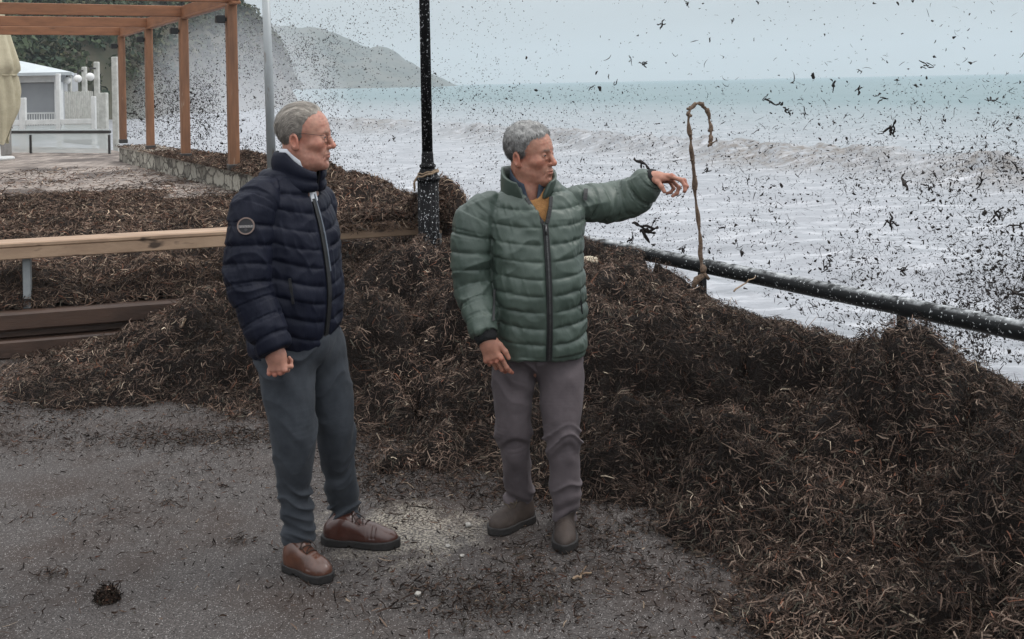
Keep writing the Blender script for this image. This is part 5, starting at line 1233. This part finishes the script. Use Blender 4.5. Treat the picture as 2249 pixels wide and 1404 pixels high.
# ------------------------------------------------------------------ seaweed scraps thrown up over the sea
M_scrap = mat('wet_seaweed_scrap', (.012, .009, .008), (.022, .016, .013), 30, .6, spec=.2)
def sea_Y(px): u = (px-CX)/F; return max(6.16/(u+.6), 5.0)
def scrap_proto(i):
    r = np.random.default_rng(100+i); mb = MB(); kind = i % 5
    def branch(p, d, L, w, n=6):
        pts = [p]; 
        for k in range(n): d = nrm(d+r.normal(size=3)*.45); pts.append(pts[-1]+d*L/n)
        rad = [w*(.35+.9*r.random())*(1-.6*abs(k/n-.4)) for k in range(n+1)]; b = len(mb.V); mb.tube(pts, rad, 5); return pts
    if kind == 0: branch(np.array((-.5, 0, 0.)), np.array((1, .2, 0.)), 1.0, .055, 8)
    elif kind == 1:
        p = branch(np.array((-.45, 0, 0.)), np.array((1, 0, .2)), .9, .07, 6); branch(p[3], r.normal(size=3), .4, .05, 4); branch(p[2], r.normal(size=3), .3, .05, 4)
    elif kind == 2:
        bm = bmesh.new(); bmesh.ops.create_icosphere(bm, subdivisions=2, radius=.2)
        V = np.array([v.co[:] for v in bm.verts]); V = V*np.array((1.2, .35, .8))*(1+.7*fbm(V*9+i, 2, i))[:, None]; mb.add(V, [tuple(v.index for v in f.verts) for f in bm.faces]); bm.free()
        branch(np.array((.2, 0, 0.)), np.array((1, .3, .3)), .45, .04, 4)
    elif kind == 3:
        for k in range(5): branch(r.normal(size=3)*.1, r.normal(size=3), .55, .07, 4)
    else:
        p = branch(np.array((-.4, 0, 0.)), np.array((1, 0, .6)), .9, .085, 5); branch(p[1], r.normal(size=3), .35, .06, 3)
    V = np.array(mb.V); V -= V.mean(0); V /= (V.max(0)-V.min(0)).max(); V[:, 1] *= .55
    me = bpy.data.meshes.new('seaweed_scrap'); me.from_pydata([tuple(v) for v in V], [], mb.F); me.update(); me.materials.append(M_scrap)
    me.polygons.foreach_set('use_smooth', np.ones(len(me.polygons), dtype=bool)); return me
PROT = [scrap_proto(i) for i in range(20)]
BIG = [(1509, 8, 24), (1454, 52, 24), (1609, 45, 14), (1385, 132, 22), (1414, 140, 22), (1482, 121, 14), (1559, 87, 12), (1656, 87, 9), (1888, 157, 24), (2035, 144, 34), (2212, 162, 14), (1300, 192, 16), (1318, 196, 18), (1352, 182, 15), (1681, 217, 22), (1699, 226, 26), (1758, 219, 14), (1731, 244, 28), (1768, 249, 28), (1831, 187, 34), (1886, 199, 24), (1935, 214, 30), (2010, 227, 15), (1858, 254, 22), (1958, 284, 40), (2070, 269, 20), (2182, 219, 38), (1988, 399, 48), (2152, 399, 44), (1444, 272, 13), (1332, 274, 14), (1407, 359, 52), (1484, 351, 24), (1419, 505, 62), (1388, 526, 34), (1437, 488, 30), (1958, 486, 38), (2192, 471, 50), (2232, 498, 46), (2042, 414, 38), (1908, 444, 22), (1629, 553, 18), (1983, 593, 32), (1813, 588, 36), (2237, 643, 44), (2232, 369, 27), (2212, 339, 27), (865, 305, 17), (455, 290, 22), (470, 275, 14), (440, 298, 14), (750, 215, 9), (1048, 122, 9), (1156, 128, 9), (1145, 250, 12), (1040, 240, 8), (720, 180, 10), (560, 215, 10), (300, 225, 10), (290, 250, 24), (310, 262, 16)]
def place_scrap(px, py, s, first=[0]):
    Y = sea_Y(px)+.35+rng.exponential(1.6)
    i = int(rng.integers(len(PROT)))
    while (s > 20 and i % 5 in (0, 2, 4)): i = int(rng.integers(len(PROT)))
    me = PROT[i]; o = bpy.data.objects.new('seaweed_scrap', me); COL.objects.link(o); o.location = P(px, py, Y)
    k = s*Y/F; o.scale = (k, k, k); o.rotation_euler = tuple(rng.uniform(0, 2*math.pi, 3))
    tag(o, 'ragged dark scrap of wet seaweed flung into the air over the sea', 'seaweed scrap', 'seaweed scraps flying over the sea')
def clear(px, py):
    """keep scraps off the heap in front: only air seaward of the quay"""
    return py < np.interp(px, [200, 270, 500, 740, 900, 1290, 1540, 1760, 1930, 2249], [250, 300, 345, 390, 440, 520, 590, 690, 750, 850])
for b in BIG: place_scrap(*b)
cnt = len(BIG)
while cnt < 296:
    if rng.random() < .72: px = 2249-rng.exponential(330); py = 760-rng.exponential(210)
    else: px = rng.uniform(1260, 2249); py = rng.uniform(40, 560)
    if px < 1290 or px > 2280 or py < 120+.0*px or not clear(px, py): continue
    place_scrap(px, py, float(np.clip(rng.gamma(3., 3.4), 8, 26))*(1 if py > 250 else .7)); cnt += 1
def cloud():
    PXs, PYs, Ss = [], [], []
    def reg(n, fx, fy, s0, s1):
        px, py = fx(n), fy(n); PXs.append(px); PYs.append(py); Ss.append(s0+(s1-s0)*rng.random(n)**2.6)
    U = lambda a, b: (lambda n: rng.uniform(a, b, n)); E = lambda a, s: (lambda n: a-rng.exponential(s, n))
    reg(23000, E(2270, 340), E(800, 150), 2.2, 12)
    reg(7000, E(2270, 420), U(330, 760), 2, 8)
    reg(2200, U(1560, 2260), U(170, 430), 1.8, 9)
    reg(6500, U(1240, 2250), U(185, 620), 1.7, 5)
    reg(300, U(1300, 1900), U(0, 170), 1.6, 6)
    reg(13000, lambda n: 735+900*rng.beta(1., 1.5, n), U(190, 560), 2.0, 5)
    reg(3600, lambda n: 600+680*rng.beta(1.2, 2.1, n), U(-10, 195), 2, 4.5)
    reg(26000, lambda n: 265+rng.beta(1.1, 1.2, n)*480, lambda n: 30+350*rng.beta(1.5, 1.1, n), 2.4, 5)
    reg(1100, lambda n: 270+rng.beta(1.2, 2, n)*360, U(200, 340), 3, 10)
    px, py, s = np.concatenate(PXs), np.concatenate(PYs), np.concatenate(Ss)
    # clumped: keep where a slow noise is high
    k = clear(px, py) & (rng.random(len(px)) < np.clip(.66+.7*n2(px*.01, py*.01, .9, 3, 91), .15, 1)); px, py, s = px[k], py[k], s[k]; n = len(px)
    u = (px-CX)/F; v = (HY-py)/F; Y = np.maximum(6.16/(u+.6), 5)+.3+rng.exponential(2.2, n)
    C = np.stack([Y*(u*ct+v*st), Y, CAMH+Y*(-u*st+v*ct)], 1); k = C[:, 2] > SEAZ+.15; C, Y, s = C[k], Y[k], s[k]; n = len(C)
    w = (s*Y/F)[:, None]
    t = rng.normal(size=(n, 3)); t /= np.linalg.norm(t, axis=1)[:, None]; b = rng.normal(size=(n, 3)); b -= t*(b*t).sum(1)[:, None]; b /= np.linalg.norm(b, axis=1)[:, None]; c = np.cross(t, b)
    thin = (rng.random((n, 1)) < np.where(s[:, None] > 4.5, .6, .15)); el = np.where(thin, rng.uniform(.7, 1.1, (n, 1)), rng.uniform(.4, .6, (n, 1))); wd = np.where(thin, rng.uniform(.05, .12, (n, 1)), rng.uniform(.16, .4, (n, 1))); bend = rng.normal(0, .3, (n, 1))
    ring = []
    for i, (tt, sc) in enumerate(((-.5, .35), (-.15, 1), (.2, .8), (.5, .25))):
        ctr = C+t*w*tt*2*el+b*w*bend*(1-4*tt*tt)
        for a in range(3): ring.append(ctr+(b*math.cos(a*2.094)+c*math.sin(a*2.094))*w*wd*sc*rng.uniform(.5, 1.2, (n, 1)))
    V = np.stack(ring, 1).reshape(-1, 3); I = np.arange(n)[:, None]*12; Q = []
    for r in range(3):
        for a in range(3): Q.append(I+np.array([[r*3+a, r*3+(a+1) % 3, r*3+3+(a+1) % 3, r*3+3+a]]))
    o = mesh('seaweed_spatter', V, np.vstack(Q), M_scrap); tag(o, 'cloud of tiny seaweed specks blown through the air above the sea', 'seaweed', kind='stuff'); print('specks', n)
cloud()
# ------------------------------------------------------------------ knobbly stalk hooked over above the pipe rail
def stalk():
    Y = 7.75; px = [(1546, 598), (1541, 575), (1536, 520), (1531, 460), (1526, 400), (1521, 350), (1516, 300), (1512, 262), (1514, 244), (1527, 230), (1541, 230), (1553, 245), (1560, 270), (1562, 295), (1561, 312), (1555, 322)]
    pts = np.array([P(x, y, Y+.05*math.sin(i*.7)) for i, (x, y) in enumerate(px)]); t = np.arange(len(pts)); tt = np.linspace(0, len(pts)-1, 260); C = np.stack([spl(tt, t, pts[:, k]) for k in range(3)], 1)
    C += .006*np.stack([vnoise(np.stack([tt*2.2, tt*0, tt*0+k], 1), k) for k in range(3)], 1)
    r = .0125+.0045*np.sin(tt*5.2)+.006*np.clip(vnoise(np.stack([tt*3.1, tt*0, tt*0], 1), 5), 0, 1); r *= np.interp(tt, [0, 1, 14, 15], [1.5, 1, .95, .4])
    root = empty('seaweed_stalk', tuple(C[0]), 'knobbly brown seaweed stalk standing on the pipe rail, its tip bent over in a hook', 'seaweed stalk')
    m_ = mat('stalk_bark', (.20, .135, .09), (.075, .045, .03), 55, .85, .8, 120, bdist=.006)
    mb = MB(); mb.tube(C, list(r), 10)
    for i in rng.choice(np.arange(12, 250), 46, replace=False):
        bm = bmesh.new(); bmesh.ops.create_icosphere(bm, subdivisions=2, radius=rng.uniform(.009, .016)); off = rng.normal(size=3)*.005
        V = np.array([v.co[:] for v in bm.verts]); V = V*(1+.3*fbm(V*120+i, 2, 3))[:, None]*np.array((1, 1, .8)); mb.add(V+C[i]+off, [tuple(v.index for v in f.verts) for f in bm.faces]); bm.free()
    for i in (236, 248, 255):
        p = C[i]; d = nrm(rng.normal(size=3)+np.array((0, 0, -.5))); mb.tube([p, p+d*.03, p+d*.045+rng.normal(size=3)*.012], [.006, .005, .002], 6)
    mb.tube([C[0]+(0, 0, -.02), C[0]+(-.05, 0, -.05), C[0]+(-.08, -.03, -.10)], [.02, .026, .014], 8); mb.tube([C[0]+(0, 0, .0), C[0]+(.04, .0, -.05)], [.016, .012], 8)
    mb.build('stem', m_, root, True)
stalk()
# ------------------------------------------------------------------ pebbles and bits
def rock(name, c, size, m, label, cat, seed, squash=.6, grp=None):
    bm = bmesh.new(); bmesh.ops.create_icosphere(bm, subdivisions=3, radius=1); V = np.array([v.co[:] for v in bm.verts]); Fc = [tuple(v.index for v in f.verts) for f in bm.faces]; bm.free()
    V = V*(1+.22*fbm(V*1.6+seed*3, 3, seed))[:, None]*np.array((1, .8, squash))*size/2; a = seed*1.3; V = V@np.array([[math.cos(a), -math.sin(a), 0], [math.sin(a), math.cos(a), 0], [0, 0, 1]])
    c = np.array(c); V = V+c; V[:, 2] += size*squash*.36
    return tag(mesh(name, V, Fc, m, None, True), label, cat, grp)
M_peb = mat('pale_stone', (.40, .38, .35), (.28, .265, .24), 40, .8, .3, 120)
rock('pebble', G(918, 1309), .028, M_peb, 'small white pebble lying alone on the asphalt in front of the two men', 'pebble', 1)
rock('pebble', G(984, 1202), .022, M_peb, 'pale grey pebble on the sandy patch between the two men', 'pebble', 2)
rock('pebble', G(1028, 1157), .030, M_peb, 'cream pebble just left of the raised shoe of the man in green', 'pebble', 3)
rock('pebble', G(1015, 1222), .024, M_peb, 'off-white flat pebble below the cream one near the sandy patch', 'pebble', 4, .4)
p = P(1295, 572, 8.2); rock('stone', p-(0, 0, .03), .13, mat('yellowish_stone', (.50, .44, .33), (.36, .31, .23), 14, .85, .4, 60), 'pale yellowish stone on top of the seaweed heap beside the green jacket', 'stone', 5, .55)
def bottle():
    a = np.array(G(396, 872)); b = np.array(G(420, 868)); a[2] = b[2] = .024; d = b-a; m = MB(); m.tube([a+d*t for t in (-.05, 0, .2, .5, .8, .98, 1.0)], [.006, .014, .019, .022, .0235, .022, .015], 18)
    tag(m.build('plastic_cup', mat('white_plastic', (.72, .72, .68), (.6, .6, .57), 20, .45), None, True), 'small white plastic cup lying on its side by the seaweed', 'cup')
bottle()
def clump():
    c = np.array(G(236, 1318)); n = 900; q = rng.normal(size=(n, 3)); q /= np.linalg.norm(q, axis=1)[:, None]; q[:, 2] = np.abs(q[:, 2]); C = c+q*np.array((.034, .027, .038))*rng.uniform(.6, 1.05, (n, 1))
    SV, SQ, SCo = strips(C, q, rng.gamma(3, .007, n)+.008, rng.uniform(.003, .006, n), palette(n, (30, 40, 10, 4, 1, 2, 14)), np.abs(rng.normal(0, .4, n)))
    tag(mesh('seaweed_clump', SV, SQ, M_leafs, attrs={'tint': SCo}), 'small dark round clump of seaweed alone on the asphalt', 'seaweed clump')
clump()
def twig(name, p0, p1, r, m, label, cat):
    p0, p1 = np.array(p0), np.array(p1); n = 8; pts = [p0+(p1-p0)*t+rng.normal(size=3)*.004*(0 < t < 1) for t in np.linspace(0, 1, n)]; mb = MB(); mb.tube(pts, list(np.linspace(r, r*.5, n)), 7)
    mid = pts[4]; mb.tube([mid, mid+np.array((.02, 0, .03))], [r*.6, r*.25], 6); tag(mb.build(name, m, None, True), label, cat)
M_twig = mat('dry_twig', (.30, .22, .14), (.18, .12, .08), 30, .85)
twig('twig', P(383, 740, 6.55), P(408, 700, 6.6), .012, M_twig, 'short pale broken stick poking out of the seaweed by the timber sill', 'stick')
twig('twig', P(1612, 640, 6.9), P(1660, 606, 7.2), .006, M_twig, 'thin brown twig leaning up from the heap towards the pipe rail', 'twig')
a = G(1258, 1278); b = G(1298, 1262); a[2] = b[2] = .008; twig('twig', a, b, .006, M_twig, 'thin pale straw on the asphalt below the shoes of the man in green', 'straw')
def leaf(c, s, colr, label, seed):
    r = np.random.default_rng(seed); d = nrm(r.normal(size=3)*(1, 1, .3)); b = nrm(np.cross(d, (0, -.5, 1))); n_ = np.cross(b, d); V = []; F_ = []
    for i, t in enumerate(np.linspace(-1, 1, 9)):
        w = .45*(1-t*t)**.7+.02
        for j, sgn in enumerate((-1, 0, 1)): V.append(c+s*(d*t+b*w*sgn+n_*(.18*abs(sgn)+.12*t*t)))
    for i in range(8):
        for j in range(2): F_.append((i*3+j, i*3+j+1, i*3+4+j, i*3+3+j))
    tag(mesh('dry_leaf', np.array(V), F_, mat('dry_leaf_skin', colr, tuple(x*.6 for x in colr), 30, .8), None, True), label, 'leaf')
leaf(P(1575, 738, 6.2)+(0, -.02, .02), .05, (.36, .22, .11), 'pale tan dry leaf high on the heap right of the green jacket', 3)
leaf(P(1548, 1030, 4.75)+(0, -.02, .03), .035, (.30, .13, .06), 'rusty orange dry leaf low on the heap right of the men', 4)
leaf(G(190, 876)+(0, 0, .02), .035, (.36, .25, .13), 'tan dry leaf at the foot of the seaweed left of the white cup', 5)
